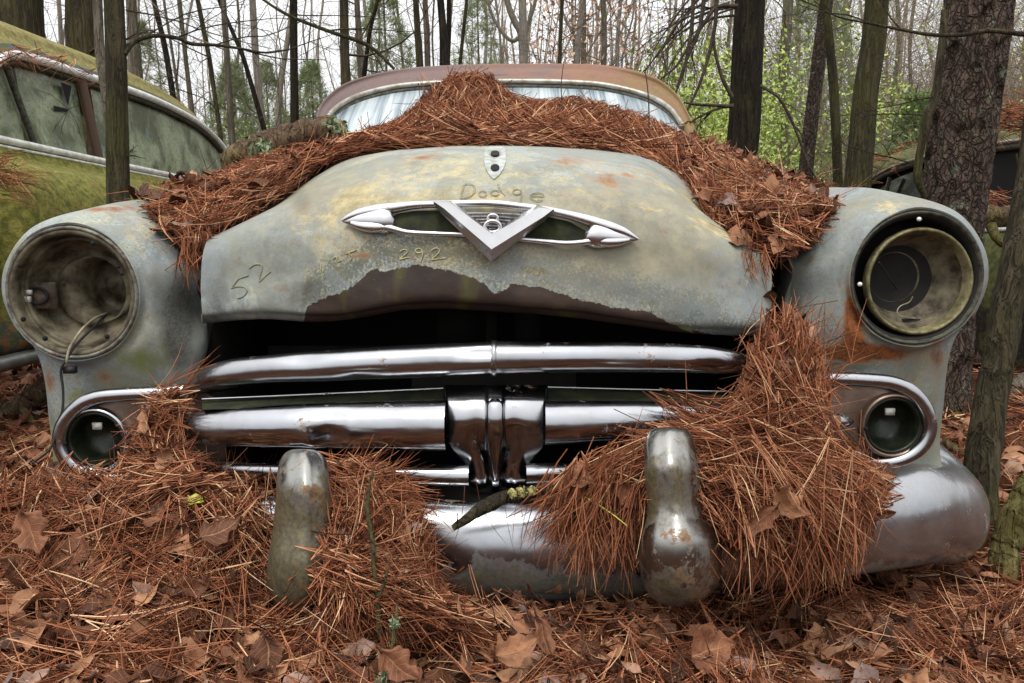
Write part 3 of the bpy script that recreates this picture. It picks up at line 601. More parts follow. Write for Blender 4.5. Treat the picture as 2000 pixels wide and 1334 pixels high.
# ---- parking lamps with their chrome loops
for side in 'lr':
    f = lambda px, py, Y: MR(P(px, py, Y), side)
    tb = MB(); pts = [(470, 745, 1.30, 13), (400, 756, 1.29, 13), (330, 766, 1.28, 13), (250, 770, 1.275, 13), (190, 776, 1.272, 13), (152, 794, 1.27, 13), (126, 825, 1.27, 13), (117, 860, 1.27, 13), (128, 893, 1.27, 13), (155, 918, 1.27, 12), (195, 931, 1.272, 11), (260, 932, 1.275, 10), (340, 930, 1.28, 9), (430, 925, 1.29, 8)]
    tb.tube([f(x, y, Y) for x, y, Y, r in pts], [r * .00092 for *_, r in pts], 16, smooth=5, flat=1.0, up=(0, 1, 0))
    w = np.full((tb.n, 1), .16); tb.C['wear'] = [(0, w)]
    loop = part(tb, 'parking_lamp_bezel', 'chrome_moss')
    pl = [(330, 772), (200, 778), (155, 800), (130, 835), (124, 865), (140, 900), (180, 922), (340, 925), (440, 915), (440, 765)]
    lc = f(187, 860, 1.27)
    th = np.linspace(0, 2 * np.pi, 49)[:-1] + .01; inner = [lc + A(.052 * math.cos(t), .012, .052 * math.sin(t)) for t in th]; outer = []
    poly = [f(x, y, 1.285) for x, y in pl]
    for t in th:
        d = np.array([math.cos(t), math.sin(t)]); best = None
        for k in range(len(poly)):
            a_, b_ = poly[k], poly[(k + 1) % len(poly)]; e = np.array([b_[0] - a_[0], b_[2] - a_[2]]); w_ = np.array([a_[0] - lc[0], a_[2] - lc[2]])
            den = d[0] * e[1] - d[1] * e[0]
            if abs(den) < 1e-9: continue
            s_ = (w_[0] * e[1] - w_[1] * e[0]) / den; q_ = (w_[0] * d[1] - w_[1] * d[0]) / den
            if s_ > 0 and -1e-6 <= q_ <= 1 + 1e-6 and (best is None or s_ < best): best = s_
        outer.append(A(lc[0] + d[0] * best, 1.285, lc[2] + d[1] * best))
    part(MB().grid(np.array([inner, outer]), closed_c=True), 'backing_plate', 'plate', loop)
    lamp = part(MB().lathe(lc, [(.055, -.012), (.056, -.002), (.053, .004), (.050, .003), (.0485, -.002)], n=48), 'parking_lamp', 'plate' if side == 'r' else 'chrome')
    part(MB().lathe(lc, [(.0487, -.002), (.046, .001), (.043, -.003), (.0415, -.012), (.040, -.03), (.030, -.045), (.0001, -.05)], n=48), 'lamp_cup', 'lens', lamp)
    part(MB().box(lc + A(-.002, .012, .022), (.016, .004, .012)), 'label_plate', 'white', lamp)
    screw(lc + A(-.049, -.006, -.004), .0035, lamp)

# ---- grille
def bar(name, pts, mat, nx=6, prof=None, attr=None):
    """pts: (px, py_top, py_bottom, Y); sweeps a rounded section"""
    a = cr_axis(np.array(pts, float), nx); rowsg = []
    for px, t, b, Y in a:
        top = P(px, t, Y); bot = P(px, b, Y); h = (top[2] - bot[2]) / 2; m_ = (top + bot) / 2
        rowsg.append([m_ + A(0, -math.cos(u) * h * 1.0 - 0, math.sin(u) * h) for u in np.linspace(-2.3, 2.3, 29)])
    g = np.array(rowsg); mb = MB(); kw = {}
    if attr is not None: x, y = proj(g); kw = dict(wear=np.stack([attr(x, y, g)] * 1 + [0 * x, 0 * x], -1).reshape(-1, 3))
    mb.grid(g, **kw); return mb, g
mb, g = bar('upper', [(352, 772, 786, 1.31), (362, 748, 782, 1.29), (392, 722, 764, 1.27), (440, 704, 757, 1.245), (520, 694, 748, 1.225), (650, 684, 744, 1.205), (800, 674, 738, 1.192), (960, 668, 731, 1.186)], 'chrome')
x, y = proj(g); g[..., 1] += .007 * blob(x, y, 930, 690, 25, 10) + .006 * blob(x, y, 590, 700, 30, 12) + .006 * blob(x, y, 700, 738, 30, 10)
part(MB().grid(g, wear=np.stack([.25 * sm(705, 690, y), 0 * x, 0 * x], -1).reshape(-1, 3)), 'upper_grille_bar', 'chrome_moss')
mb, g = bar('upper2', [(965, 667, 731, 1.185), (1080, 668, 728, 1.187), (1200, 669, 727, 1.195), (1320, 672, 728, 1.207), (1400, 678, 731, 1.22), (1450, 690, 732, 1.235), (1500, 712, 738, 1.26), (1560, 735, 750, 1.30)], 'chrome')
x, y = proj(g); g[..., 1] += .004 * blob(x, y, 1395, 712, 34, 16)
part(MB().grid(g), 'upper_grille_bar', 'chrome')
mb, g = bar('clip', [(960, 665, 734, 1.1835), (965.5, 664, 735, 1.182), (970, 665, 734, 1.1835)], 'chrome', 3); part(mb, 'joint_clip', 'chrome')
def midbar(pts, dents, name='middle_grille_bar'):
    mb, g = bar('m', pts, 'chrome'); x, y = proj(g)
    for d in dents: g[..., 1] += d[0] * blob(x, y, *d[1:])
    part(MB().grid(g), name, 'chrome')
midbar([(268, 844, 850, 1.26), (276, 834, 858, 1.255), (302, 820, 864, 1.245), (360, 806, 866, 1.225), (480, 795, 872, 1.205), (600, 788, 875, 1.19), (740, 784, 877, 1.178), (872, 781, 879, 1.170)], [(.022, 636, 852, 18, 16), (-.010, 612, 862, 16, 14), (.005, 640, 812, 50, 10)])
midbar([(1064, 783, 868, 1.170), (1180, 782, 862, 1.18), (1300, 784, 858, 1.19), (1420, 788, 852, 1.205), (1540, 794, 848, 1.225), (1620, 803, 842, 1.245), (1652, 811, 835, 1.255), (1667, 821, 826, 1.265)], [])
# mossy dark shelf above the middle bar with its thin bright edge
def shelf(x0, y0, x1, y1, yb0, yb1):
    xs_ = np.linspace(x0, x1, 30); rowsg = []
    for x in xs_:
        t = (x - x0) / (x1 - x0); yt = y0 + (y1 - y0) * t; yb = yb0 + (yb1 - yb0) * t; Yf = 1.21 - .02 * math.sin(math.pi * min(1, max(0, (x - 200) / 1500)))
        rowsg.append([P(x, yb, Yf), P(x, (yt + yb) / 2 + 3, Yf + .02), P(x, yt + 5, Yf + .035), P(x, yt + 3, Yf + .05)])
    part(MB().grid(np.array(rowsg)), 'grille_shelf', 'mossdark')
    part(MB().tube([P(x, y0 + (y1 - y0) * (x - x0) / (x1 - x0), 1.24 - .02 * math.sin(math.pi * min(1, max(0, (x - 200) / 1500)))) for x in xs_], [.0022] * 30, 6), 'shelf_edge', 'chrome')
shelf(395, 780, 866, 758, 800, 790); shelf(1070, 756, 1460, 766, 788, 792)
# centre piece
prof = [(752, 868, 1068, 1.205), (765, 869, 1067, 1.188), (785, 870, 1067, 1.168), (820, 871, 1066, 1.155), (850, 873, 1065, 1.16), (875, 879, 1062, 1.168), (890, 892, 1048, 1.172), (905, 905, 1038, 1.175), (925, 913, 1031, 1.175), (945, 917, 1029, 1.178), (962, 919, 1028, 1.19)]
rowsg = []
for py, xl, xr, Y in cr_axis(np.array(prof, float), 4):
    cx = 967; r = []
    for u in np.linspace(-1, 1, 61):
        a = abs(u); px = cx + (xr - cx if u > 0 else cx - xl) * u
        bul = .012 * math.cos(a * 1.4) - .012
        rid = -.010 * (1 - sm(.13, .19, a)); dimp = .006 * blob(a, 0, .38, 0, .17, 1) * float(sm(790, 860, py))
        edge = .006 * float(sm(.965, 1.0, a))
        r.append(P(px, py, Y - bul + rid + dimp + edge))
    rowsg.append(r)
g = np.array(rowsg); part(MB().grid(g), 'grille_centre', 'chrome')
cr2 = [(778, 12, 1.158), (790, 17, 1.146), (820, 18, 1.138), (850, 18, 1.142), (875, 16, 1.15), (910, 10, 1.158), (935, 6, 1.165), (945, 4, 1.17)]
rowsg = [[P(967 + w * math.sin(u), py + (7 if w < 14 and py < 800 else 0) * (1 - math.cos(u)), Y + .014 * (1 - math.cos(u) ** .6 if math.cos(u) > 0 else 1)) for u in np.linspace(-1.57, 1.57, 17)] for py, w, Y in cr_axis(np.array(cr2, float), 4)]
part(MB().grid(np.array(rowsg)), 'centre_ridge', 'chrome')
for a_ in ([(340, 900, 928, 1.24), (450, 902, 934, 1.22), (600, 904, 941, 1.195), (760, 907, 947, 1.178), (916, 909, 951, 1.172)], [(1028, 906, 948, 1.172), (1120, 904, 943, 1.18), (1300, 900, 932, 1.21), (1500, 898, 922, 1.24), (1640, 890, 910, 1.27)]):
    mb, g = bar('low', a_, 'chrome'); part(MB().grid(g), 'lower_grille_bar', 'chrome')

# ---- near-black box added to keep the inside behind the grille dark
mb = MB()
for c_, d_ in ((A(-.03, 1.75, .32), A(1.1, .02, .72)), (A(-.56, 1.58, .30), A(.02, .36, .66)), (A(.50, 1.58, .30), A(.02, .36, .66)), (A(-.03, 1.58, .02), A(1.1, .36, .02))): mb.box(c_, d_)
part(mb, 'dark_bay_box', 'dark')
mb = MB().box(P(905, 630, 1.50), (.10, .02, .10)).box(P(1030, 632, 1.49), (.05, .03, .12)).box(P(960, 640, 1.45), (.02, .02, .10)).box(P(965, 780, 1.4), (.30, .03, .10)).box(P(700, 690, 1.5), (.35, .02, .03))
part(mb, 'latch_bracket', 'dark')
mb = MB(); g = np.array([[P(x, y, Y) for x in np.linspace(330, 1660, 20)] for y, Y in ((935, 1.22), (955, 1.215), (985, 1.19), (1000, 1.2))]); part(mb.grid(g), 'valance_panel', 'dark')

# ---- bumper
bp = [A(-.885, 1.95, .20), A(-.89, 1.62, .195), A(-.875, 1.46, .19), A(-.80, 1.30, .187), A(-.66, 1.215, .186), A(-.45, 1.16, .187), A(-.20, 1.135, .188), P(965, 1090, 1.125), P(1180, 1087, 1.13), P(1400, 1075, 1.15), P(1600, 1050, 1.195), P(1725, 1028, 1.26), P(1812, 1010, 1.34), P(1862, 998, 1.45), A(.845, 1.64, .20), A(.84, 1.95, .205)]
hh = np.array([.075] * 7 + [.078, .078, .078, .080, .086, .093, .096, .09, .08]); dd_ = np.array([.05] * 10 + [.055, .066, .078, .084, .08, .07])
path = cr_axis(np.array(bp), 10); h_ = cr_axis(hh[:, None], 10)[:, 0]; dp = cr_axis(dd_[:, None], 10)[:, 0]; t = np.gradient(path, axis=0); t[:, 2] = 0; t /= np.linalg.norm(t, axis=1, keepdims=True)
nrm = np.stack([t[:, 1], -t[:, 0], 0 * t[:, 0]], -1)
u = np.linspace(-math.radians(112), math.radians(112), 41)
sc_ = lambda v, e: np.sign(v) * np.abs(v) ** e
g = path[:, None] + nrm[:, None] * (dp[:, None] * sc_(np.cos(u), 1.0)[None] - .025)[..., None] + A(0, 0, 1) * (h_[:, None] * sc_(np.sin(u), .92)[None])[..., None]
x, y = proj(g); moss_refl = .12 + .5 * sm(1110, 1190, y) * (x < 1450) + .45 * sm(1050, 1120, y) * (x > 1600) + .3 * sm(1050, 1140, y) * (x > 700) * (x < 1400) + .35 * blob(x, y, 1000, 1150, 90, 60) + .22 * sm(940, 890, y) - .15 * sm(1060, 1000, y) * (x < 1200)  # moss, plus the ground's brown reflection painted as moss on the lower face
mb = MB().grid(g, wear=np.stack([np.clip(moss_refl, 0, 1), sm(1600, 1760, x) * .28, 0 * x], -1).reshape(-1, 3)); bumper = part(mb, 'bumper', 'chrome_moss')
part(MB().box(P(1075, 1166, 1.083), (.075, .01, .007)), 'slot', 'hole', bumper)
# ---- bumper guards
def guard(rows_, Y0, tilt, ridge):
    rg_ = []
    for py, cx, rx in cr_axis(np.array(rows_, float), 6):
        rx = max(rx, 1.0); d = max(.004, rx / F * Y0 * 1.12); r = []
        for th in np.linspace(0, 2 * np.pi, 48, endpoint=False):
            ax, ay = math.cos(th), math.sin(th); ee = .82
            px = cx + rx * (abs(ax) ** ee) * (1 if ax > 0 else -1)
            Yv = Y0 + tilt(py) - d * ay * (1.0 if ay > 0 else .6)
            if ay > 0: Yv -= ridge * math.exp(-((ax - .05) / .22) ** 2)
            r.append(P(px, py, Yv))
        rg_.append(r)
    g = np.array(rg_); return g
Lr = [(877, 592, 12), (879, 592, 24), (886, 592, 36), (902, 592, 46), (930, 592, 51), (980, 592, 54), (1030, 590, 57), (1070, 588, 61), (1100, 587, 65), (1135, 587, 68), (1165, 587, 64), (1188, 585, 50), (1203, 583, 30), (1209, 583, 12)]
Rr = [(834, 1308, 14), (837, 1308, 30), (846, 1308, 42), (866, 1308, 49), (910, 1311, 53), (960, 1316, 54), (1003, 1321, 57), (1026, 1325, 66), (1055, 1328, 77), (1095, 1329, 82), (1138, 1330, 74), (1163, 1327, 58), (1177, 1323, 36), (1184, 1320, 14)]
for rws, Y0, ridge in ((Lr, 1.035, .007), (Rr, 1.03, .006)):
    ymid = rws[0][0]
    g = guard(rws, Y0, lambda py, ym=ymid: .035 * float(sm(ym + 90, ym - 5, py)) - .014 * float(sm(ym + 140, ym + 230, py)), ridge)
    x, y = proj(g)
    if ymid == 877: wm = .46 + .35 * blob(x, y, 560, 1030, 60, 90) + .25 * blob(x, y, 590, 1150, 60, 60) - .3 * blob(x, y, 590, 905, 40, 25)
    else: wm = .32 + .35 * blob(x, y, 1330, 960, 60, 70) + .3 * blob(x, y, 1300, 1150, 60, 40) - .2 * blob(x, y, 1290, 1070, 40, 40) + .25 * blob(x, y, 1270, 960, 20, 80)
    part(MB().grid(g, closed_c=True, wear=np.stack([wm, 0 * x, 0 * x], -1).reshape(-1, 3)), 'bumper_guard', 'chrome_guard', label='')if False else part(MB().grid(g, closed_c=True, wear=np.stack([wm, 0 * x, 0 * x], -1).reshape(-1, 3)), 'bumper_guard', 'chrome_guard')

# ---- windshield, trim, roof, cowl, cabin sides
tr = [(631, 250, 2.70), (650, 217, 2.83), (698, 188, 2.93), (780, 168, 2.99), (880, 161, 3.01), (985, 159, 3.02), (1090, 160, 3.01), (1180, 166, 2.99), (1262, 186, 2.94), (1308, 212, 2.84), (1334, 246, 2.71)]
T = np.array(PL(tr))
bt = np.array([A(p[0] * 1.02, 2.62, .93) if 0 < i < 10 else A(p[0] * 1.03, 2.60, .95) for i, p in enumerate(T)])
part(MB().grid(grid(np.array([T + A(0, .012, -.012), (T + bt) / 2 + A(0, -.03, 0), bt]), 8, 6)), 'windshield', 'wind')
tt = cr_axis(T, 6); part(MB().tube(tt, np.full(len(tt), .010), 10, flat=.8), 'windshield_trim', m_simple('aged_white_chrome', S(170, 168, 160), S(128, 120, 104), 30, .3, .35, .1))
part(MB().tube(tt + A(0, .004, -.022), np.full(len(tt), .013), 8), 'windshield_seal', 'rubber')
r1 = np.array(PL([(622, 250, 2.78), (636, 208, 2.92), (683, 168, 3.06), (775, 143, 3.18), (880, 133.5, 3.24), (985, 131, 3.26), (1090, 130.5, 3.25), (1185, 134, 3.20), (1270, 155, 3.08), (1318, 193, 2.95), (1345, 246, 2.78)]))
R0 = T + A(0, -.004, .006); rm = (T + r1) / 2 + A(0, -.03, .012)
back = r1.copy(); back[:, 1] += .9; back[:, 2] += .02; back[:, 0] = -.03 + (back[:, 0] + .03) * 1.05
bk2 = r1.copy(); bk2[:, 1] += 1.9; bk2[:, 2] -= .10; bk2[:, 0] = -.03 + (bk2[:, 0] + .03) * 1.0
RG = grid(np.array([R0, rm, r1, back, bk2]), 8, 8)
part(MB().sheet(RG, .004), 'roof', 'rustroof')
for s_ in (0, -1):
    e = [r1[s_] + A(0, .0, 0), back[s_], bk2[s_]]; sg = -1 if s_ == 0 else 1
    part(MB().grid(np.array([e, [A(-.03 + sg * .76, 2.70, .92), A(-.03 + sg * .80, 3.7, .90), A(-.03 + sg * .78, 4.6, .86)]])), 'cabin_side', 'darkglass')
    part(MB().grid(np.array([[A(-.03 + sg * .76, 2.70, .925), A(-.03 + sg * .80, 3.7, .905), A(-.03 + sg * .78, 4.6, .865)], [A(-.03 + sg * .86, 2.6, .76), A(-.03 + sg * .88, 3.7, .74), A(-.03 + sg * .86, 4.6, .72)], [A(-.03 + sg * .87, 2.6, .3), A(-.03 + sg * .89, 3.7, .3), A(-.03 + sg * .87, 4.6, .3)]])), 'body_side', m_simple('faded_grey_door', S(120, 124, 116), S(96, 84, 70), 9, .6))
    pil = [T[s_], (T[s_] + bt[s_]) / 2, bt[s_]]
    part(MB().tube([p + A(sg * .02, .02, 0) for p in pil], [.022] * 3, 8), 'pillar', 'rustroof')
cg = np.array([[A(x_, 2.60, z_) for x_, z_ in zip((-.8, -.55, -.3, 0, .25, .5, .74), (.80, .88, .93, .945, .93, .88, .80))], [A(x_, 2.72, z_ + .02) for x_, z_ in zip((-.8, -.55, -.3, 0, .25, .5, .74), (.80, .88, .93, .945, .93, .88, .80))]]); part(MB().grid(cg), 'cowl', m_simple('faded_cowl', S(110, 112, 104), S(92, 80, 66), 12, .6))

# ================================================================= GROUND
def hill(x, y):
    return 5.5 * sm(1.5, 22, x * .9 + (y - 9) * .35) * sm(6.5, 22, y) + .35 * sm(8, 30, y)
def GZ(x, y):
    x = np.asarray(x, float); y = np.asarray(y, float); q = np.stack([x, y, 0 * x], -1)
    z = (fbm(q * .8, 3) - .5) * .10 + (fbm(q * 5, 3) - .5) * .035 + hill(x, y)
    left = sm(1.34, 1.17, y) * sm(-1.0, -.78, x)              # the heap of needles lying over the left half of the bumper
    hl = .285 * sm(-.02, -.30, x) + .165 * sm(.42, .10, x) * sm(-.30, -.02, x)
    hl = np.minimum(hl, .170 - .05 * sm(-.42, -.34, x) - .035 * sm(-.22, -.10, x)) * sm(.0, .80, y) * sm(-1.7, -.9, x)
    hl = hl + .07 * sm(-.34, -.42, x) * sm(.98, 1.13, y) * sm(-1.0, -.80, x)
    edge = np.where(x < -.30, sm(1.30, 1.20, y), sm(1.20, 1.09, y))
    z = z * (1 - sm(.2, .7, y) * sm(1.6, 1.3, y) * .6) + hl * edge
    return z
def axis(lo, hi, dense_lo, dense_hi, d, g=1.12):
    a = list(np.arange(dense_lo, dense_hi + d, d)); s_ = d; v = dense_lo; left = []
    while v > lo: s_ *= g; v -= s_; left.append(v)
    s_ = d; v = a[-1]; right = []
    while v < hi: s_ *= g; v += s_; right.append(v)
    return np.array(left[::-1] + a + right)
ax, ay = axis(-70, 70, -1.6, 1.8, .02), axis(-25, 110, .1, 2.4, .02)
gx, gy = np.meshgrid(ax, ay); g = np.stack([gx, gy, GZ(gx, gy)], -1)
ground = MB().grid(g).build('ground', M['litter']); tag(ground, kind='structure')

# ================================================================= TREES
def wander(p, d, L, n, wob, grav=0.0):
    pts = [np.array(p, float)]; d = np.array(d, float); d /= np.linalg.norm(d)
    for k in range(n):
        d = d + rng.normal(size=3) * wob + A(0, 0, grav); d /= np.linalg.norm(d); pts.append(pts[-1] + d * L / n)
    return pts
def limbs(starts, dirs, lens, rads, depth, nsub=6, wob=.16, grav=.02, out=None, sub=.55):
    """returns list of (pts[K], radii[K]) polylines"""
    out = [] if out is None else out
    for p, d, L, r in zip(starts, dirs, lens, rads):
        K = 7; pts = wander(p, d, L, K - 1, wob, grav); rad = np.linspace(r, max(r * .25, .0012), K); out.append((np.array(pts), rad))
        if depth > 0:
            for _ in range(nsub):
                k = rng.integers(1, K - 1); t = pts[min(k + 1, K - 1)] - pts[k]; t = t / np.linalg.norm(t); s = rng.normal(size=3); s -= t * s.dot(t); s /= np.linalg.norm(s)
                limbs([pts[k]], [t * .7 + s * .75], [L * sub * rng.uniform(.6, 1.1)], [rad[k] * .55], depth - 1, max(2, nsub - 2), wob * 1.1, grav, out, sub)
    return out
def limb_mesh(mb, lst, sides=4):
    P_ = np.array([a for a, _ in lst]); R_ = np.array([b for _, b in lst]); mb.tubes(P_, R_, sides); return mb
def resample(pts, rads, step):
    pts = np.array(pts, float); rads = np.array(rads, float); s = np.concatenate([[0], np.cumsum(np.linalg.norm(np.diff(pts, axis=0), axis=1))]); n = max(6, int(s[-1] / step)); t = np.linspace(0, s[-1], n)
    P_ = np.stack([np.interp(t, s, pts[:, k]) for k in range(3)], -1); R_ = np.interp(t, s, rads)
    for _ in range(3): P_[1:-1] = (P_[:-2] + P_[1:-1] * 2 + P_[2:]) / 4
    return P_, R_
def make_trunk(pts, rads, sides=20, seg=10, rough=.12, fs=6.0, plates=0):
    pts, rads = resample(pts, rads, .35 if sides < 12 else .012 if plates else .06)
    th = np.linspace(0, 2 * np.pi, sides, endpoint=False); c, s = np.cos(th), np.sin(th)
    g = pts[:, None] + rads[:, None, None] * np.stack([c, s, 0 * c], -1)[None]
    q = g * A(fs, fs, fs * .22); k = (fbm(q, 4) - .5) * 2 * rough
    if plates:
        q = g * A(30, 30, 9); v = vnoise(q + 3 * fbm(g * 6, 2)[..., None]); k = k + plates * (sm(.25, .45, v) - .5) + plates * .5 * (vnoise(g * A(80, 80, 40)) - .5)
    g = g + (rads[:, None] * k)[..., None] * np.stack([c, s, 0 * c], -1)[None]
    return MB().grid(g, closed_c=True)
LEAN_TOP = 9.0
def tree(px, Y, w, label, bark='bark_dark', px0=None, top=None, base_py=None, nl=10, first=2.3, mids=None, group=None, lean=0.0, crown=True, plates=0, sides=16, name='tree', twigd=2, ll=1.6, low=0):
    """px: [(px, py) ...] traced centre line from the frame's top down; w: widths in px (top, bottom)"""
    pts = [P(x, y, Y) for x, y in px]; wt, wb = w if isinstance(w, tuple) else (w, w)
    rs = list(np.linspace(wt, wb, len(pts)) / 2 / F * Y * (.95 if wt > 30 else .85))
    b = pts[-1]; gz = float(GZ(b[0], b[1])); d = (pts[-2] - pts[-1]); d = d / max(abs(d[2]), .05)
    if b[2] > gz: pts.append(np.array([b[0] - d[0] * (b[2] - gz) * .5, b[1], gz - .08])); rs.append(rs[-1] * 1.18)
    else: pts[-1][2] = min(pts[-1][2], gz - .05)
    t = pts[0]; dt = (pts[0] - pts[1]); dt = dt / np.linalg.norm(dt); up = []
    for k in range(1, 5):
        up.append((t + (dt * .5 + A(0, 0, .5)) * 1.9 * k + A(rng.normal() * .06, rng.normal() * .06, 0) * k, rs[0] * (1 - .16 * k)))
    pts = [u[0] for u in up[::-1]] + pts; rs = [u[1] for u in up[::-1]] + rs
    th = thing(name, label, 'tree', (pts[-1][0], pts[-1][1], gz), group)
    make_trunk(pts, rs, sides, 10, plates=plates).build('trunk', M[bark], th)
    if crown:
        st, di, le, ra = [], [], [], []
        ppt, rr = resample(pts, rs, .3)
        ok = [i for i in range(len(ppt)) if ppt[i][2] > first]
        for _ in range(nl + low):
            i = ok[rng.integers(0, len(ok))] if _ < nl or True else 0
            a = rng.uniform(0, 2 * np.pi); st.append(ppt[i]); di.append(A(math.cos(a), math.sin(a), rng.uniform(-.1, .7))); le.append(ll * rng.uniform(.5, 1.2)); ra.append(min(rr[i] * .3, .014))
        mb = limb_mesh(MB(), limbs(st, di, le, ra, twigd, 5, .2, .0)); mb.build('crown', M['twig'] if 'pale' not in bark and 'grey' not in bark else M['twig_grey'], th)
    return th, pts, rs
TR = [
 ([(38, 0), (36, 60), (42, 130)], 6.0, (82, 92), 'thick dark mossy trunk at the photo corner behind the green sedan roof', 'bark_moss'),
 ([(157, 0), (160, 90), (166, 170)], 6.2, (54, 62), 'thick dark trunk rising behind the green sedan roof, second from the photo corner', 'bark_moss'),
 ([(258, 0), (262, 90), (275, 210)], 8, (18, 22), 'slim brown tree just beyond the mossy sapling', 'bark_grey'),
 ([(300, 0), (322, 90), (345, 230)], 9, (11, 13), 'thin dark tree leaning away behind the green car window line', 'bark_dark'),
 ([(350, 0), (362, 110), (378, 240)], 10, 10, 'thin grey-brown trunk above the green car rear window', 'bark_grey'),
 ([(386, 0), (410, 120), (430, 260)], 10, 10, 'thin leaning trunk above the end of the green car trim', 'bark_moss'),
 ([(436, 0), (444, 120), (455, 300)], 8.5, (13, 15), 'straight speckled trunk rising from the tail of the green car', 'bark_grey'),
 ([(427, 0), (475, 110), (524, 280)], 9, (9, 12), 'slanting dark trunk crossing in front of its upright neighbour', 'bark_dark'),
 ([(493, 0), (500, 120), (516, 280)], 11, (14, 17), 'pale trunk beside the slanting dark one', 'bark_pale'),
 ([(573, 0), (574, 120), (576, 262)], 7.5, (16, 19), 'straight dark trunk standing alone left of the windshield', 'bark_dark'),
 ([(672, 0), (673, 90), (676, 190)], 7.5, (19, 21), 'brown trunk behind the left shoulder of the rusty roof', 'bark_moss'),
 ([(697, 0), (702, 90), (708, 190)], 9, (12, 16), 'thinner grey trunk close beside the brown one at the roof shoulder', 'bark_grey'),
 ([(738, 0), (722, 60), (708, 170)], 8, (7, 11), 'thin forked tree leaning over the roof shoulder', 'bark_dark'),
 ([(812, 0), (816, 70), (822, 160)], 8, (13, 17), 'green mossy trunk with young leaves just left of the roof middle', 'bark_moss'),
 ([(830, 0), (834, 70), (836, 160)], 9.5, (12, 14), 'grey trunk half hidden by the green mossy one', 'bark_grey'),
 ([(860, 0), (866, 60), (866, 160)], 7.5, (15, 19), 'dark nearly black trunk above the needle heap', 'bark_dark'),
 ([(877, 0), (877, 60), (872, 160)], 7.8, (10, 12), 'dark companion stem touching the black trunk above the needle heap', 'bark_dark'),
 ([(912, 0), (905, 60), (895, 160)], 9, (7, 9), 'thin mossy tree curving up behind the roof', 'bark_moss'),
 ([(1022, 60), (1023, 100), (1024, 160)], 11, (18, 20), 'pale forked tree behind the centre of the roof', 'bark_pale'),
 ([(1098, 0), (1095, 60), (1092, 160)], 8, (8, 9), 'thin straight dark tree right of the pale forked one', 'bark_moss'),
 ([(1138, 0), (1130, 70), (1126, 160)], 13, (12, 14), 'far greyish trunk behind the right half of the roof', 'bark_pale'),
 ([(1212, 0), (1206, 80), (1204, 170)], 14, (9, 10), 'far pale stem near the orange leaves', 'bark_pale'),
 ([(1465, 0), (1458, 140), (1452, 260), (1440, 350)], 5.3, (58, 66), 'big black-brown trunk just beyond the right valley of needles', 'bark_dark'),
 ([(1614, 0), (1597, 130), (1580, 270), (1568, 400)], 5.8, (28, 34), 'slim brown trunk between the black trunk and the mossy pair', 'bark_pine'),
 ([(1612, 0), (1618, 60), (1628, 160), (1634, 280), (1638, 400)], 5.4, (18, 22), 'thin crooked mossy trunk crossing the slim brown one', 'bark_moss'),
 ([(1712, 0), (1706, 90), (1690, 180), (1684, 270), (1672, 390)], 5.0, (44, 56), 'curved olive trunk with a vine burl behind the dark car roof', 'bark_moss'),
 ([(1540, 0), (1530, 130), (1534, 330)], 10, (22, 22), 'far grey trunk in the green thicket beside the black trunk', 'bark_grey'),
]
for t in TR: 
    big = max(t[2]) if isinstance(t[2], tuple) else t[2]
    tree(t[0], t[1], t[2], t[3], t[4], nl=8 if big < 40 else 5, twigd=2, ll=1.5 if t[1] > 7 else 1.0, first=2.0)
# forks of the pale tree
pf = thing('tree', 'pale tree whose two limbs spread wide above the roof centre', 'tree', P(1025, 160, 11.3))
mb = MB()
for pts, w in (([(1022, 150), (1018, 70), (1004, 40), (990, 0), (975, -80)], (15, 10)), ([(1024, 80), (1034, 40), (1046, 0), (1060, -90)], (9, 6)), ([(1018, 70), (1000, 80), (975, 55), (955, 10), (950, -60)], (8, 5))):
    mb.tube([P(x, y, 11.2) for x, y in pts], np.linspace(w[0], w[1], len(pts)) / 2 / F * 11.2, 10, smooth=5)
mb.build('trunk', M['bark_pale'], pf)
limb_mesh(MB(), limbs([P(990, 0, 11.2), P(1046, 0, 11.2), P(955, 10, 11.2)] * 3, [A(rng.normal(), 0.2, 1.2) for _ in range(9)], [2.2] * 9, [.02] * 9, 2, 5)).build('crown', M['twig_grey'], pf)
# sapling in front of the green car, with its long horizontal limb
sp, spts, _ = tree([(222, 0), (228, 150), (230, 300), (232, 420)], 2.62, (36, 44), 'mossy sapling trunk standing between the green car and the headlamp', 'bark_moss', nl=5, first=2.6, sides=24, plates=.05)
mb = MB(); L_ = [(243, 105, 11), (262, 82, 9), (300, 70, 8), (345, 74, 7.5), (375, 86, 7), (420, 88, 6), (470, 95, 5), (518, 103, 4), (560, 98, 2.5)]
mb.tube([P(x, y, 2.62 + i * .02) for i, (x, y, r) in enumerate(L_)], [r / 2 / F * 2.62 for *_, r in L_], 8, smooth=4)
lst = limbs([P(420, 88, 2.74), P(470, 95, 2.76), P(345, 74, 2.7), P(260, 85, 2.64), P(518, 103, 2.78), P(246, 20, 2.62)], [A(1, .2, .5), A(1, .1, -.4), A(1, .4, .6), A(1, .4, .9), A(1, 0, .1), A(1, .1, -.15)], [.35, .3, .4, .4, .25, .5], [.003] * 6, 1, 4, .12, 0)
limb_mesh(mb, lst); mb.build('limb', M['bark_moss'], sp)
mb = MB(); mb.tube([P(188, -60, 2.8), P(192, 40, 2.8), P(196, 110, 2.78), P(207, 180, 2.75), P(214, 250, 2.72), P(222, 330, 2.68), P(226, 400, 2.66)], [.016, .016, .016, .017, .016, .014, .014], 14, smooth=6)
sp2 = thing('sapling', 'smooth grey-brown stem bending against the mossy sapling', 'tree', P(226, 400, 2.66)); mb.tube([P(188, -60, 2.8), P(186, -300, 2.8), P(184, -700, 2.8)], [.016, .014, .010], 10); mb.build('trunk', M['bark_grey'], sp2)
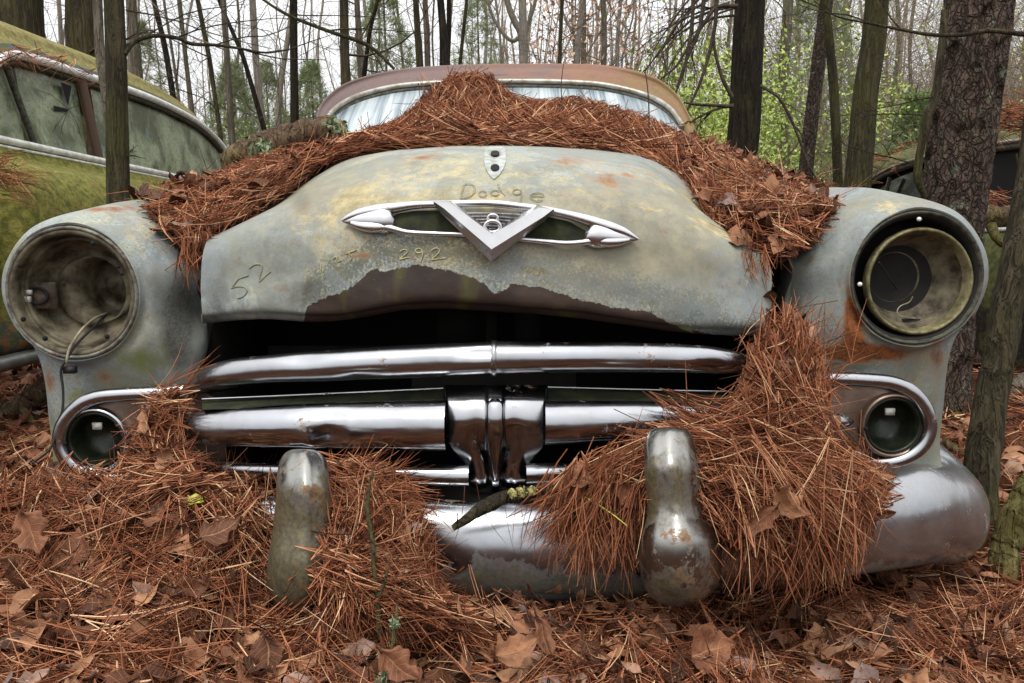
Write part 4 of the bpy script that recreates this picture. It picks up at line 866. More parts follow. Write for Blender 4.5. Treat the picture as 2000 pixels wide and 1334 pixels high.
# twig stubs on the sapling
limb_mesh(MB(), limbs([P(246, 303, 2.6), P(246, 303, 2.6)], [A(1, -.1, -.2), A(1, .1, .2)], [.07, .05], [.0022] * 2, 1, 3)).build('twig', M['twig'], sp)
# the big pine on the right
bp_, bpts, brs = tree([(1912, 0), (1895, 130), (1880, 260), (1858, 440), (1838, 600), (1826, 720)], 3.05, (112, 120), 'big flaky-barked pine trunk with pale lichen in front of the dark car', 'bark_pine', nl=4, first=3.4, sides=120, plates=.16, name='pine_tree')
mb = MB(); mb.tube([P(1845, 20, 2.9), P(1838, 100, 2.88), P(1826, 190, 2.88), P(1812, 225, 2.87), P(1803, 270, 2.87), P(1795, 310, 2.88), P(1793, 350, 2.88), P(1806, 385, 2.89)], [.012, .013, .014, .017, .014, .014, .014, .009], 12, smooth=5)
limb_mesh(mb, limbs([P(1812, 225, 2.87), P(1826, 190, 2.88), P(1800, 322, 2.88)], [A(-1, .2, .3), A(-1, .1, -.15), A(-1, .3, .1)], [.30, .35, .34], [.0035] * 3, 2, 4, .14, 0)); mb.build('dead_branch', M['bark_moss'], bp_)
# long bare branch sweeping across the top right
mb = MB(); L_ = [(1590, 10, 2), (1640, 34, 3), (1700, 46, 4.5), (1760, 58, 6), (1820, 68, 7), (1880, 68, 8), (1935, 60, 9), (2010, 68, 10), (2100, 70, 11)]
mb.tube([P(x, y, 2.7) for x, y, r in L_], [r / 2 / F * 2.7 for *_, r in L_], 8, smooth=4)
limb_mesh(mb, limbs([P(1700, 46, 2.7), P(1760, 58, 2.7), P(1640, 34, 2.7), P(1590, 10, 2.7)], [A(-1, .1, .5), A(-.8, .2, .7), A(-1, .1, .3), A(-1, 0, .3)], [.25, .3, .15, .12], [.003] * 4, 1, 3, .12, 0))
o = mb.build('branch', M['bark_moss'], origin=P(2100, 70, 2.7)); tag(o, 'long bare branch sweeping across in front of the big pine', 'branch')
# sapling at the right edge in front of the bumper end
rs_ = thing('sapling', 'leaning mossy sapling trunk right beside the bumper end', 'tree', P(1918, 975, 1.78))
bot = P(1915, 985, 1.75); bot[2] = min(bot[2], GZ(bot[0], bot[1]) - .02)
make_trunk([P(2075, -300, 1.95), P(2040, 100, 1.92), P(2018, 330, 1.9), P(1975, 560, 1.86), P(1938, 760, 1.82), P(1918, 900, 1.78), bot], [.026, .028, .030, .033, .034, .036, .040], 40, 16, plates=.10).build('trunk', M['bark_moss'], rs_)

# drooping dead branches beside the big black trunk (they hang from it)
st, di = [], []
for px, py in ((1440, 12), (1438, 14), (1425, 5), (1436, -60), (1430, -40), (1432, 205), (1436, 30), (1430, -90), (1428, -20)):
    st.append(P(px, py, 5.2)); di.append(A(-1, rng.uniform(-.4, .3), rng.uniform(-.35, .1)))
dr = limbs(st, di, [.9, .8, .7, 1.0, .9, .45, .8, 1.0, .8], [.012, .009, .008, .012, .01, .014, .008, .01, .01], 2, 6, .12, -.16)
mb = limb_mesh(MB(), dr)
for q in ([(1440, 12), (1400, 14), (1375, 45), (1345, 90), (1320, 130), (1290, 155)], [(1400, 0), (1395, 60), (1375, 140), (1350, 200), (1325, 240)], [(1375, 0), (1365, 60), (1340, 120), (1322, 170)], [(1355, -20), (1350, 60), (1335, 140), (1318, 185)], [(1432, 208), (1400, 206), (1360, 204), (1335, 200)], [(1430, 190), (1410, 150), (1395, 90), (1398, 40)]):
    n = len(q); mb.tube([P(x, y, 5.0) for x, y in q], np.linspace(.014, .006, n), 6, smooth=4)
o = mb.build('dead_branch', M['twig'], origin=P(1440, 12, 5.2)); tag(o, 'dark tangle of drooping dead branches hanging beside the big black trunk', 'branch')
mb = MB(); mb.tube([P(1486, 168, 5.1), P(1520, 190, 5.0), P(1546, 235, 5.0), P(1562, 275, 5.0), P(1578, 320, 5.0), P(1595, 350, 5.0)], [.012, .010, .009, .008, .007, .005], 6, smooth=4)
limb_mesh(mb, limbs([P(1546, 235, 5), P(1562, 275, 5), P(1525, 200, 5)], [A(.5, 0, -1), A(-.6, 0, -1), A(1, .2, -.4)], [.35, .4, .3], [.004] * 3, 1, 4))
o = mb.build('branch', M['twig'], origin=P(1486, 168, 5.1)); tag(o, 'arching black branch curving down right of the big black trunk', 'branch')
mb = MB(); mb.tube([P(500, -10, 4.5), P(560, 28, 4.5), P(640, 60, 4.5), P(700, 80, 4.5), P(735, 100, 4.5), P(770, 135, 4.5)], [.006, .009, .011, .012, .010, .008], 7, smooth=4)
limb_mesh(mb, limbs([P(640, 60, 4.5), P(560, 28, 4.5), P(715, 86, 4.5), P(700, 80, 4.5)], [A(1, .3, .4), A(1, 0, -.5), A(.7, 0, -.7), A(.3, .2, 1)], [.6, .6, .35, .7], [.005] * 4, 2, 5))
o = mb.build('branch', M['bark_moss'], origin=P(500, -10, 4.5)); tag(o, 'pale slanting branch crossing the gap above the windshield', 'branch')

# ---- bare trees further back: five kinds, copied
protos = []
for k in range(5):
    H = rng.uniform(11, 14); r0 = rng.uniform(.035, .075); n = 9
    pts = [A(0, 0, -.2)]; dx = 0
    for i in range(1, n): pts.append(A(rng.normal() * .10 * i ** .5 + rng.normal() * .02, rng.normal() * .1, H * i / (n - 1)))
    rs = np.linspace(r0, r0 * .25, n)
    e = {'obj': bpy.data.objects.new('bare_tree', None), '_loc': np.zeros(3)}; COL.objects.link(e['obj'])
    mk = ['bark_grey', 'bark_pale', 'bark_pale', 'bark_grey', 'bark_pale'][k]
    make_trunk(pts, rs, 9, 5).build('trunk', M[mk], e)
    pp, _ = resample(pts, rs, .3); ok = [i for i in range(len(pp)) if pp[i][2] > 1.2]
    st = [pp[ok[int(i)]] for i in np.linspace(0, len(ok) - 2, 17)]; aa = rng.uniform(0, 2 * np.pi, 17)
    ls = limbs(st, [A(math.cos(a), math.sin(a), rng.uniform(.0, .9)) for a in aa], list(rng.uniform(.7, 2.2, 17)), [.012] * 17, 2, 4, .17, .02)
    limb_mesh(MB(), ls, 3).build('crown', M['twig_grey'], e)
    protos.append(e['obj'])
def copy_tree(o):
    c = o.copy(); COL.objects.link(c)
    for ch in list(o.children):
        d = ch.copy(); COL.objects.link(d); d.parent = c
    return c
n = 0; used = set()
cand = []
for Yb, cnt, lo, hi in ((13, 9, -.67, .67), (18, 14, -.67, .67), (25, 22, -.68, .68), (34, 30, -.68, .68)):
    for i in range(cnt): cand.append((lo + (hi - lo) * (i + rng.uniform(.1, .9)) / cnt, Yb * rng.uniform(.88, 1.15)))
for sx, Y in cand:
    k = int(rng.integers(0, 5))
    if Y > 16 and k == 4: k = 1
    o = protos[k] if k not in used else copy_tree(protos[k]); used.add(k)
    x = sx * Y; s_ = rng.uniform(.75, 1.15) * (1 if Y > 12 else .75)
    o.location = (x, Y, float(GZ(x, Y))); o.rotation_euler = (rng.normal() * .03, rng.normal() * .05, rng.uniform(0, 6.28)); o.scale = (s_, s_, s_ * rng.uniform(.9, 1.1))
    o['label'] = 'grey-barked bare tree among the far trunks of the wood' if k in (0, 3) else 'haze-paled bare tree among the far trunks of the wood'; o['category'] = 'tree'; o['group'] = 'bare leafless trees far back in the wood'
# ---- young pines
def pine(x, Y, H, label, dens=1.0):
    th = thing('young_pine', label, 'tree', (x, Y, float(GZ(x, Y))), 'young green pines behind the wrecks'); b = A(x, Y, float(GZ(x, Y)))
    make_trunk([b, b + A(.05, 0, H * .5), b + A(0, 0, H)], [.05, .035, .01], 8, 6).build('trunk', M['bark_grey'], th)
    pts = []; tin = []; N = int(900 * dens)
    hgt = rng.uniform(.12, 1, N) * H; a = rng.uniform(0, 6.28, N); rad = (1 - hgt / H) * .38 * H * rng.uniform(.3, 1, N) ** .6 + .08
    c = b + np.stack([np.cos(a) * rad, np.sin(a) * rad, hgt], -1)
    K = 14; cc_ = np.repeat(c, K, 0); d = rng.normal(size=(N * K, 3)); d[:, 2] += .5; d /= np.linalg.norm(d, axis=1, keepdims=True)
    L = rng.uniform(.09, .17, (N * K, 1)); p = np.stack([cc_, cc_ + d * L * .6, cc_ + d * L], 1)
    MB().tubes(p, np.tile(np.array([.004, .0035, .0015]), (N * K, 1)), 3, tint=np.repeat(rng.uniform(0, .75, N), K)[:, None] * [1, 1, 1]).build('crown', M['green_pine'], th)
def m_gp():
    m = Mt('pine_green'); a = m.attr('tint')
    return m.set(col=m.ramp(a[0], [(0, S(98, 112, 70)), (.5, S(134, 148, 100)), (1, S(168, 178, 132))]), rough=.6)
M['green_pine'] = m_gp()
for px, py0, Y, H, lb in ((470, 0, 13, 3.6, 'young green pine seen beyond the tail of the green car'), (535, 0, 17, 4.4, 'young pine filling the gap left of the lone straight trunk'), (620, 0, 15, 4.0, 'feathery pine beside the left end of the windshield'), (300, 0, 16, 5.0, 'young pine above the green car window trim'), (760, 0, 14, 5.2, 'pale green pine top showing over the left of the rusty roof'), (935, 0, 17, 6.0, 'pine top showing over the middle of the rusty roof'), (1570, 0, 14, 5.2, 'green pine high between the slim trunks'), (1770, 0, 9, 2.3, 'bright green pine between the olive trunk and the big pine')):
    pine((px - 1000) / F * Y, Y, H, lb, 1.3 if px in (1770, 1570) else .8)
# ---- thicket: twigs and fresh leaves nobody could count
def brush(name, label, N, xr, yr, hr, mat, r=.004, L=.9):
    y = rng.uniform(*yr, N); x = rng.uniform(*xr, N) * y; z = GZ(x, y); h0 = rng.uniform(0, 1, N) ** 1.4 * hr
    p0 = np.stack([x, y, z + h0 * .6 - .05], -1); d = rng.normal(size=(N, 3)); d[:, 2] = np.abs(d[:, 2]) * .8 + .25; d /= np.linalg.norm(d, axis=1, keepdims=True); pts = [p0]
    for k in range(4): d = d + rng.normal(size=(N, 3)) * .28; d /= np.linalg.norm(d, axis=1, keepdims=True); pts.append(pts[-1] + d * L / 4 * rng.uniform(.5, 1.5, (N, 1)))
    o = MB().tubes(np.stack(pts, 1), np.tile(np.linspace(r, r * .35, 5), (N, 1)) * (yr[0] * .5 + y[:, None] * .5) / yr[0] * rng.uniform(.6, 1.4, (N, 1)), 3).build(name, mat); tag(o, label, None, None, 'stuff'); return o
def leafcloud(name, label, N, xr, yr, hr, size, K=9):
    y = rng.uniform(*yr, N); x = rng.uniform(*xr, N) * y; z = GZ(x, y) + rng.uniform(0, 1, N) ** 1.2 * hr
    c = np.stack([x, y, z], -1); keep = fbm(c * .9, 2) > .47; c = c[keep]; N = len(c)
    cc_ = np.repeat(c, K, 0) + rng.normal(size=(N * K, 3)) * .11; n = len(cc_); a = rng.normal(size=(n, 3)); a /= np.linalg.norm(a, axis=1, keepdims=True); b = np.cross(a, rng.normal(size=(n, 3))); b /= np.linalg.norm(b, axis=1, keepdims=True)
    s_ = size * rng.uniform(.5, 1.4, (n, 1)) * (cc_[:, 1:2] / yr[0]) ** .7
    V = np.stack([cc_ - a * s_, cc_ + b * s_ * .55, cc_ + a * s_, cc_ - b * s_ * .55], 1).reshape(-1, 3)
    t = np.repeat(np.repeat(rng.uniform(0, 1, N), K) * .6 + rng.uniform(0, .4, n), 4)
    o = MB().add(V, np.arange(n * 4).reshape(-1, 4), tint=np.stack([t] * 3, -1)).build(name, M['green'], smooth=False); tag(o, label, None, None, 'stuff'); return o
M['brush'] = m_simple('tan_brush', S(112, 98, 82), S(152, 138, 118), 3, .9)
M['brushg'] = m_simple('grey_branch_tangle', S(88, 78, 66), S(126, 114, 98), 3, .9)
M['brushd'] = m_simple('brown_brush', S(74, 62, 50), S(110, 92, 74), 3, .9)
brush('undergrowth', 'tangle of bare tan twigs on the slope behind the right side', 9000, (.12, .72), (8, 26), 2.0, M['brush'])
brush('undergrowth', 'tall bare brush rising up the slope on the right', 6500, (.22, .74), (10, 26), 7.0, M['brush'], .003, 1.4)
brush('undergrowth', 'low bare twigs behind the left side', 5000, (-.72, .15), (9, 28), 1.8, M['brush'])
brush('undergrowth', 'dark bare shoots rising close behind the wreck', 900, (.15, .72), (6, 9), 1.6, M['brushd'], .003)
brush('undergrowth', 'fine tangle of bare branches filling the middle distance', 5200, (-.72, .72), (8, 20), 8.0, M['brushg'], .0020, 2.0)
leafcloud('undergrowth', 'yellow-green spring leaves of the thicket on the right', 13000, (.18, .50), (6.5, 15), 2.5, .019)
leafcloud('undergrowth', 'thin spring leaves of the thicket on the left', 2600, (-.6, .0), (10, 20), 2.6, .018)
leafcloud('undergrowth', 'scattered fresh leaves high in the right thicket', 900, (.3, .7), (7, 14), 3.8, .02, 6)
# the wood that closes the view
N = 260; y = rng.uniform(38, 70, N); x = rng.uniform(-.75, .75, N) * y; z = GZ(x, y); H = rng.uniform(8, 15, N)
p0 = np.stack([x, y, z - .2], -1); pts = [p0 + np.stack([rng.normal(size=N) * .12 * k, 0 * x, H * k / 4], -1) for k in range(5)]
mb = MB().tubes(np.stack(pts, 1), np.tile(np.linspace(.11, .03, 5), (N, 1)) * rng.uniform(.5, 1.4, (N, 1)), 4)
N = 6000; y = rng.uniform(36, 65, N); x = rng.uniform(-.75, .75, N) * y; z = GZ(x, y) + rng.uniform(0, 1, N) ** 1.6 * 8
d = rng.normal(size=(N, 3)); d[:, 2] = np.abs(d[:, 2]); pts = [np.stack([x, y, z], -1)]
for k in range(3): d = d + rng.normal(size=(N, 3)) * .3; pts.append(pts[-1] + d / np.linalg.norm(d, axis=1, keepdims=True) * .5)
mb.tubes(np.stack(pts, 1), np.tile([.022, .018, .014, .008], (N, 1)), 3)
tag(mb.build('far_wood', M['brush']), 'hazy mass of far thin trunks and twigs closing the view', None, None, 'stuff')
N = 380; c = np.stack([rng.uniform(.02, .16, N) * 16, rng.uniform(13, 19, N), rng.uniform(1.8, 6.5, N)], -1); cc_ = np.repeat(c, 7, 0) + rng.normal(size=(N * 7, 3)) * .15; n = len(cc_)
a = rng.normal(size=(n, 3)) * .03; b = rng.normal(size=(n, 3)) * .025; V = np.stack([cc_ - a, cc_ + b, cc_ + a, cc_ - b], 1).reshape(-1, 3)
om = thing('maple_tree', 'tree with sparse orange-red young leaves beyond the roof centre', 'tree', (1.4, 16, float(GZ(1.4, 16))))
make_trunk([A(1.4, 16, GZ(1.4, 16) - .1), A(1.45, 16, 3), A(1.4, 16, 8)], [.09, .07, .03], 9, 6).build('trunk', M['bark_grey'], om)
cr_ = MB().add(V, np.arange(n * 4).reshape(-1, 4)).build('crown', m_simple('orange_leaves', S(188, 146, 124), S(206, 172, 150), 5, .7), om, smooth=False)
limb_mesh(MB(), limbs([A(1.42, 16, z_) for z_ in np.linspace(2, 7, 18)], [A(rng.normal(), rng.normal(), .7) for _ in range(18)], [1.8] * 18, [.02] * 18, 2, 5), 3).build('limbs', M['twig_grey'], om)

# ================================================================= GREEN CAR ON THE LEFT (its side faces us, world X about -2)
gc = thing('green_wreck', 'moss-covered green sedan with algae-filmed cracked windows at the left', 'car', (-2.4, 4.0, 0))
def gpart(mb, name, mat, parent=None, **k): return mb.build(name, M[mat] if isinstance(mat, str) else mat, gc, parent, **k)
Ys = [1.2, 2.0, 2.55, 2.70, 2.8, 3.2, 3.7, 4.1, 4.4, 4.9, 5.4, 5.7, 6.0]
def bul(Y): return float(sm(2.55, 2.8, Y) * sm(4.35, 3.7, Y))
rowsg = []
for Y in Ys:
    b = bul(Y); e = float(sm(5.6, 6.2, Y)) * .35
    rowsg.append([A(-2.03 - e, Y, 1.085), A(-1.99 - e, Y, 1.04), A(-1.96 - e, Y, 1.0), A(-1.95 + .06 * b - e, Y, .975), A(-1.92 + .13 * b - e, Y, .94), A(-1.90 + .18 * b - e, Y, .84), A(-1.89 + .20 * b - e, Y, .65), A(-1.90 + .19 * b - e, Y, .42), A(-1.93 + .14 * b - e, Y, .27), A(-2.15 - e, Y, .22)])
g = grid(np.array(rowsg), 8, 6); g[..., 0] += (fbm(g * 4, 3) - .5) * .02
gpart(MB().grid(g), 'body_side', 'mossbody')
# front door (bluish) ahead of the bulging rear wing
rowsg = [[A(-1.86, Y, .93), A(-1.80, Y, .80), A(-1.77, Y, .6), A(-1.80, Y, .4), A(-1.88, Y, .28)] for Y in (1.2, 1.9, 2.45, 2.62, 2.66)]; g = grid(np.array(rowsg), 6, 6); g[-1, :, 0] -= .05
gpart(MB().grid(g), 'door', 'bluebody')
gpart(MB().tube([A(-1.80, 1.2, .245), A(-1.77, 2.4, .245), A(-1.77, 2.85, .25), A(-1.80, 4.5, .25)], [.028] * 4, 8), 'rocker_strip', m_simple('dull_sill_metal', S(110, 112, 106), S(140, 142, 138), 12, .4, .7, .1))
gpart(MB().tube([A(-1.765, 2.72, .725), A(-1.765, 2.84, .725), A(-1.79, 2.86, .725)], [.014] * 3, 8), 'side_strip', 'chrome')
win = [(3.0, 1.10), (3.03, 1.2), (3.09, 1.305), (3.15, 1.37), (3.25, 1.426), (3.43, 1.453), (3.86, 1.47), (4.41, 1.49), (4.8, 1.485), (5.15, 1.46), (5.4, 1.41), (5.6, 1.33), (5.68, 1.22), (5.64, 1.10)]
def wx(z): return -2.03 - (z - 1.08) * .10
top = [A(wx(z) + .0, Y, z) for Y, z in win]; tt = cr_axis(np.array(top), 5)
# glass: one pane per opening
def pane(y0, y1, name, mat, off=-.02):
    ys = np.linspace(y0, y1, 16); zt = np.interp(ys, [q[0] for q in win], [q[1] for q in win]); zt[ys > 5.6] = np.minimum(zt[ys > 5.6], 1.3)
    g = np.array([[A(wx(z) + off, y, z) for z in np.linspace(1.075, zz - .005, 6)] for y, zz in zip(ys, zt)]); return gpart(MB().grid(g), name, mat)
pane(3.03, 3.31, 'quarter_window', 'mossglass'); sw = pane(3.33, 3.79, 'side_window', 'mossglass'); pane(3.92, 5.66, 'rear_side_window', 'mossglass')
mb = MB()   # the hole knocked in the side window and its cracks
hy_ = lambda px, py: (lambda d: CAM + d * ((wx(1.25) - .012) / d[0]))(ray(px, py))
hp = [hy_(*q) for q in ((118, 160), (140, 168), (133, 208), (128, 192))]; mb.add(hp, [[0, 1, 2], [0, 2, 3]]); hp = [hy_(*q) for q in ((104, 206), (133, 213), (133, 219), (107, 217))]; mb.add(hp, [[0, 1, 2], [0, 2, 3]])
gpart(mb, 'broken_hole', 'hole', sw)
mb = MB()
for q in ([(134, 213), (150, 170)], [(134, 213), (100, 185), (70, 175)], [(134, 213), (150, 240), (165, 290)], [(134, 213), (120, 250), (128, 290)], [(134, 213), (180, 265), (200, 295)], [(134, 213), (170, 200), (185, 180)], [(134, 213), (110, 245), (95, 280)]): mb.tube([hy_(*p_) for p_ in q], [.0012] * len(q), 4)
gpart(mb, 'cracks', m_simple('crack_grime', S(30, 32, 22), None, 20, .8), sw)
gpart(MB().tube([A(wx(1.1) + .0, 3.35, 1.08), A(wx(1.4), 3.23, 1.41)], [.014] * 2, 6), 'window_divider', 'rubber')
gpart(MB().tube([A(wx(1.08), 3.86, 1.06), A(wx(1.44), 3.80, 1.47)], [.028] * 2, 8, flat=.6), 'door_pillar', m_simple('rusty_pillar', S(84, 56, 42), S(70, 62, 46), 14, .7))
gpart(MB().tube(tt + A(.015, 0, .0), np.full(len(tt), .020), 8), 'window_trim', 'side_chrome')
gpart(MB().tube(tt + A(.0, 0, -.028), np.full(len(tt), .014), 6), 'window_seal', 'rubber')
gpart(MB().tube([A(-1.995, 1.4, 1.075), A(-1.995, 2.9, 1.068), A(-1.995, 4.0, 1.066), A(-2.0, 5.5, 1.07)], [.016] * 4, 8), 'belt_strip', 'side_chrome')
gpart(MB().tube([A(-1.99, 1.4, 1.048), A(-1.99, 2.9, 1.041), A(-1.99, 5.2, 1.043)], [.007] * 3, 6), 'belt_strip', 'side_chrome')
# blue strip and rain gutter above the trim, roof
r0 = np.array([A(wx(z), Y, z) for Y, z in win[1:-1]]); r0b = np.array([A(-1.98, 2.5, 1.25)]) 
ext = np.array([A(wx(1.15), 2.85, 1.16), A(wx(1.0), 2.6, 1.02)])
edge = np.concatenate([ext[::-1], r0]); k = len(edge)
off = lambda dx, dz: edge + np.stack([np.full(k, dx), np.zeros(k), np.full(k, dz)], -1)
gpart(MB().grid(grid(np.array([off(.008, .005), off(-.010, .03), off(-.02, .048)]), 5, 4)), 'gutter', 'bluestrip')
rt = off(-.02, .046); r2 = off(-.10, .14); r3 = off(-.25, .20); r4 = off(-.55, .24); r5 = off(-.95, .24)
for q, f in ((r2, .5), (r3, .8), (r4, 1), (r5, 1)):
    for i in range(k): q[i, 2] -= f * .04 * sm(4.8, 5.6, q[i, 1])
gpart(MB().grid(grid(np.array([rt, off(-.06, .09), r2, r3, r4, r5]), 6, 6)), 'roof', 'mossroof')
e = np.array([A(-2.02, 5.68, 1.28), A(-2.4, 5.95, 1.3), A(-2.95, 6.0, 1.3)]); e2 = e + A(0, .05, -.22)
gpart(MB().grid(grid(np.array([e, e2, A(0, .1, -1.0) + e]), 3, 3)), 'tail', 'mossbody')

# ================================================================= DARK CAR ON THE RIGHT
dc = thing('dark_wreck', 'dark mossy sedan half hidden behind the big pine trunk on the right', 'car', (3.2, 5.0, 0))
def dpart(mb, name, mat, parent=None, **k): return mb.build(name, M[mat] if isinstance(mat, str) else mat, dc, parent, **k)
def DX(px, py, X=2.8): d = ray(px, py); return CAM + d * (X / d[0])
arc = [(1655, 405), (1672, 384), (1700, 352), (1735, 330), (1790, 311), (1850, 297), (1930, 283), (2010, 272), (2120, 262), (2300, 300)]
T2 = np.array([DX(x, y) for x, y in arc]); t2 = cr_axis(T2, 5)
dpart(MB().tube(t2, np.full(len(t2), .012), 8), 'window_trim', m_simple('pale_side_trim', S(168, 168, 164), S(120, 118, 108), 20, .3, .6, .1))
dpart(MB().tube(t2 + A(.01, 0, -.03), np.full(len(t2), .02), 6), 'window_seal', 'rubber')
roof2 = []
for x, y, X in ((1636, 408, 2.95), (1656, 372, 2.97), (1690, 337, 3.0), (1730, 310, 3.05), (1795, 284, 3.1), (1850, 268, 3.1), (1930, 250, 3.1), (2010, 236, 3.1), (2120, 226, 3.1), (2300, 260, 3.1)): roof2.append(DX(x, y, X))
roof2 = np.array(roof2); r3 = roof2 + A(.5, 0, .10); r4 = roof2 + A(1.1, 0, .06); r5 = roof2 + A(1.5, 0, -.3)
dpart(MB().grid(grid(np.array([T2 + A(0, 0, .01), (T2 + roof2) / 2 + A(-.02, 0, .02), roof2, r3, r4, r5]), 6, 6)), 'roof', 'darkbody')
low = np.array([DX(x, 446, 2.80) for x in (1655, 1672, 1700, 1735, 1790, 1850, 1930, 2010, 2120, 2300)]); low[:, 2] = .745
dpart(MB().grid(grid(np.array([T2 + A(.05, 0, -.02), (T2 + low) / 2 + A(.03, 0, 0), low + A(.03, 0, 0)]), 3, 4)), 'side_window', 'darkglass')
v = MB().grid(np.array([[DX(1912, 292, 2.82), DX(2010, 282, 2.82), DX(2130, 275, 2.82)], [DX(1912, 440, 2.80), DX(2010, 440, 2.80), DX(2130, 440, 2.80)]])); dpart(v, 'window_opening', 'hole')
dpart(MB().tube([DX(1738, 346, 2.79), DX(1724, 405, 2.79), DX(1718, 440, 2.79)], [.014] * 3, 6), 'window_divider', 'chrome')
low[:, 2] = .745; bs = [low + A(0, 0, .0), low + A(-.05, 0, -.06), low + A(-.10, 0, -.2), low + A(-.12, 0, -.4), low + A(-.08, 0, -.6), low + A(-.02, 0, -.9)]
g = grid(np.array(bs), 6, 5); dpart(MB().grid(g), 'body_side', 'darkbody')
dpart(MB().tube([low[1] + A(-.01, 0, .005), low[-1] + A(-.01, 0, .005)], [.013] * 2, 8), 'belt_strip', 'side_chrome')
e = np.array([low[0] + A(0, 0, .25), low[0] + A(.6, .35, .2), low[0] + A(1.6, .35, .2)]); dpart(MB().grid(np.array([e, e + A(0, .1, -.3), e + A(0, .1, -1.0)])), 'tail', 'darkbody')

# ================================================================= PINE NEEDLES, LEAVES, STICKS
def sample_grid(g, N, wfun=None):
    a, b, c, d = g[:-1, :-1], g[:-1, 1:], g[1:, 1:], g[1:, :-1]
    cr = np.cross(c - a, d - b); ar = np.linalg.norm(cr, axis=-1) * .5
    nn = cr / (ar[..., None] * 2 + 1e-12); w = ar.copy()
    if wfun is not None: w = w * wfun((a + c) / 2)
    i = rng.choice(ar.size, N, p=(w / w.sum()).ravel()); R, C = ar.shape; r, q = i // C, i % C; u, v = rng.uniform(0, 1, (2, N, 1))
    p = a[r, q] * (1 - u) * (1 - v) + b[r, q] * u * (1 - v) + c[r, q] * u * v + d[r, q] * (1 - u) * v
    global LASTE
    du = c[r, q] - b[r, q] + d[r, q] - a[r, q]; dv = b[r, q] - a[r, q] + c[r, q] - d[r, q]; du = du / (np.linalg.norm(du, axis=1, keepdims=True) + 1e-9); dv = dv / (np.linalg.norm(dv, axis=1, keepdims=True) + 1e-9)
    eu = np.minimum(r, R - 1 - r) / R; ev = np.minimum(q, C - 1 - q) / C; LASTE = (du, dv, eu, ev)
    n = nn[r, q]; s = np.sign(n[:, 2] * 1.0 - n[:, 1] * .6)[:, None]; s[s == 0] = 1
    return p, n * s
def inside(px, py, poly):
    c = np.zeros(px.shape, bool); n = len(poly)
    for i in range(n):
        (x1, y1), (x2, y2) = poly[i], poly[(i + 1) % n]
        c ^= ((y1 > py) != (y2 > py)) & (px < (x2 - x1) * (py - y1) / (y2 - y1 + 1e-9) + x1)
    return c
def needles(mb, p, n, L=(.08, .16), r=.0006, bias=None, bamt=0.0, lift=.02, tilt=.25, per=3, droop=.25, K=5, tone=0.0, spread=.22, field=.62, edge=None, outline=None):
    N = len(p); d = rng.normal(size=(N, 3))
    if bias is not None: d = d * (1 - bamt) + np.array(bias) * bamt * 1.6
    if field > 0:      # matted: neighbours lie roughly the same way
        a1 = np.cross(n, A(.2, .1, 1)); a1 /= np.linalg.norm(a1, axis=1, keepdims=True) + 1e-9; b1 = np.cross(n, a1); th = fbm(p * 6 + 3, 2) * 14
        d = d * (1 - field) + (a1 * np.cos(th)[:, None] + b1 * np.sin(th)[:, None]) * field * 1.6
    if edge is not None:
        du, dv, eu, ev = edge; keep = rng.uniform(0, 1, N) > .88; w = np.where(keep, 0, sm(.16, .03, ev))[:, None]; d = d * (1 - w) + du * w * 2 * np.sign((d * du).sum(1, keepdims=True))
        w = np.where(keep, 0, sm(.14, .03, eu))[:, None] * .9; d = d * (1 - w) + dv * w * 2 * np.sign((d * dv).sum(1, keepdims=True))
    d -= n * (d * n).sum(1, keepdims=True) * (1 - tilt * .3); d /= np.linalg.norm(d, axis=1, keepdims=True)
    d = d + n * rng.normal(size=(N, 1)) * tilt * .7; d /= np.linalg.norm(d, axis=1, keepdims=True)
    LL = rng.uniform(*L, N) * .82; r = r * .82; tilt = tilt * .5; base = p + n * (rng.uniform(0, 1, (N, 1)) ** 1.5 * lift)
    base = base - d * (LL * rng.uniform(.3, .7, N))[:, None]
    bt = rng.uniform(0, 1, N)
    base = np.repeat(base, per, 0); d = np.repeat(d, per, 0); n_ = np.repeat(n, per, 0); LL = np.repeat(LL, per); bt = np.repeat(bt, per); M_ = len(base)
    d = d + rng.normal(size=(M_, 3)) * spread * .5; d /= np.linalg.norm(d, axis=1, keepdims=True)
    sidev = np.cross(d, n_) * rng.normal(size=(M_, 1)) * .28 + n_ * rng.normal(size=(M_, 1)) * .12; t = np.linspace(0, 1, K)[None, :, None]
    pts = base[:, None] + d[:, None] * t * LL[:, None, None] + (sidev[:, None] * (t * t) + A(0, 0, -1) * droop * rng.uniform(0, 1, (M_, 1, 1)) * t ** 2 * .5) * LL[:, None, None]
    rad = r * rng.uniform(.75, 1.25, (M_, 1)) * np.array([1.1] + [1.0] * (K - 2) + [.35])[None]
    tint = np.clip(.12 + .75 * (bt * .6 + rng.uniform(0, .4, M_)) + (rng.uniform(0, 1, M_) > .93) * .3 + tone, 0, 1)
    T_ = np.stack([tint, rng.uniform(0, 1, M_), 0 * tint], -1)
    if outline is not None:      # strands that would stick far out of the drift have long since fallen off
        k = rng.uniform(0, 1, M_) > .95
        ok = np.ones(M_, bool)
        for q in (pts[:, 0], pts[:, -1]): ok &= inside(*proj(q), outline)
        k |= ok; pts, rad, T_ = pts[k], rad[k], T_[k]
    mb.tubes(pts, rad, 3, tint=T_); return mb
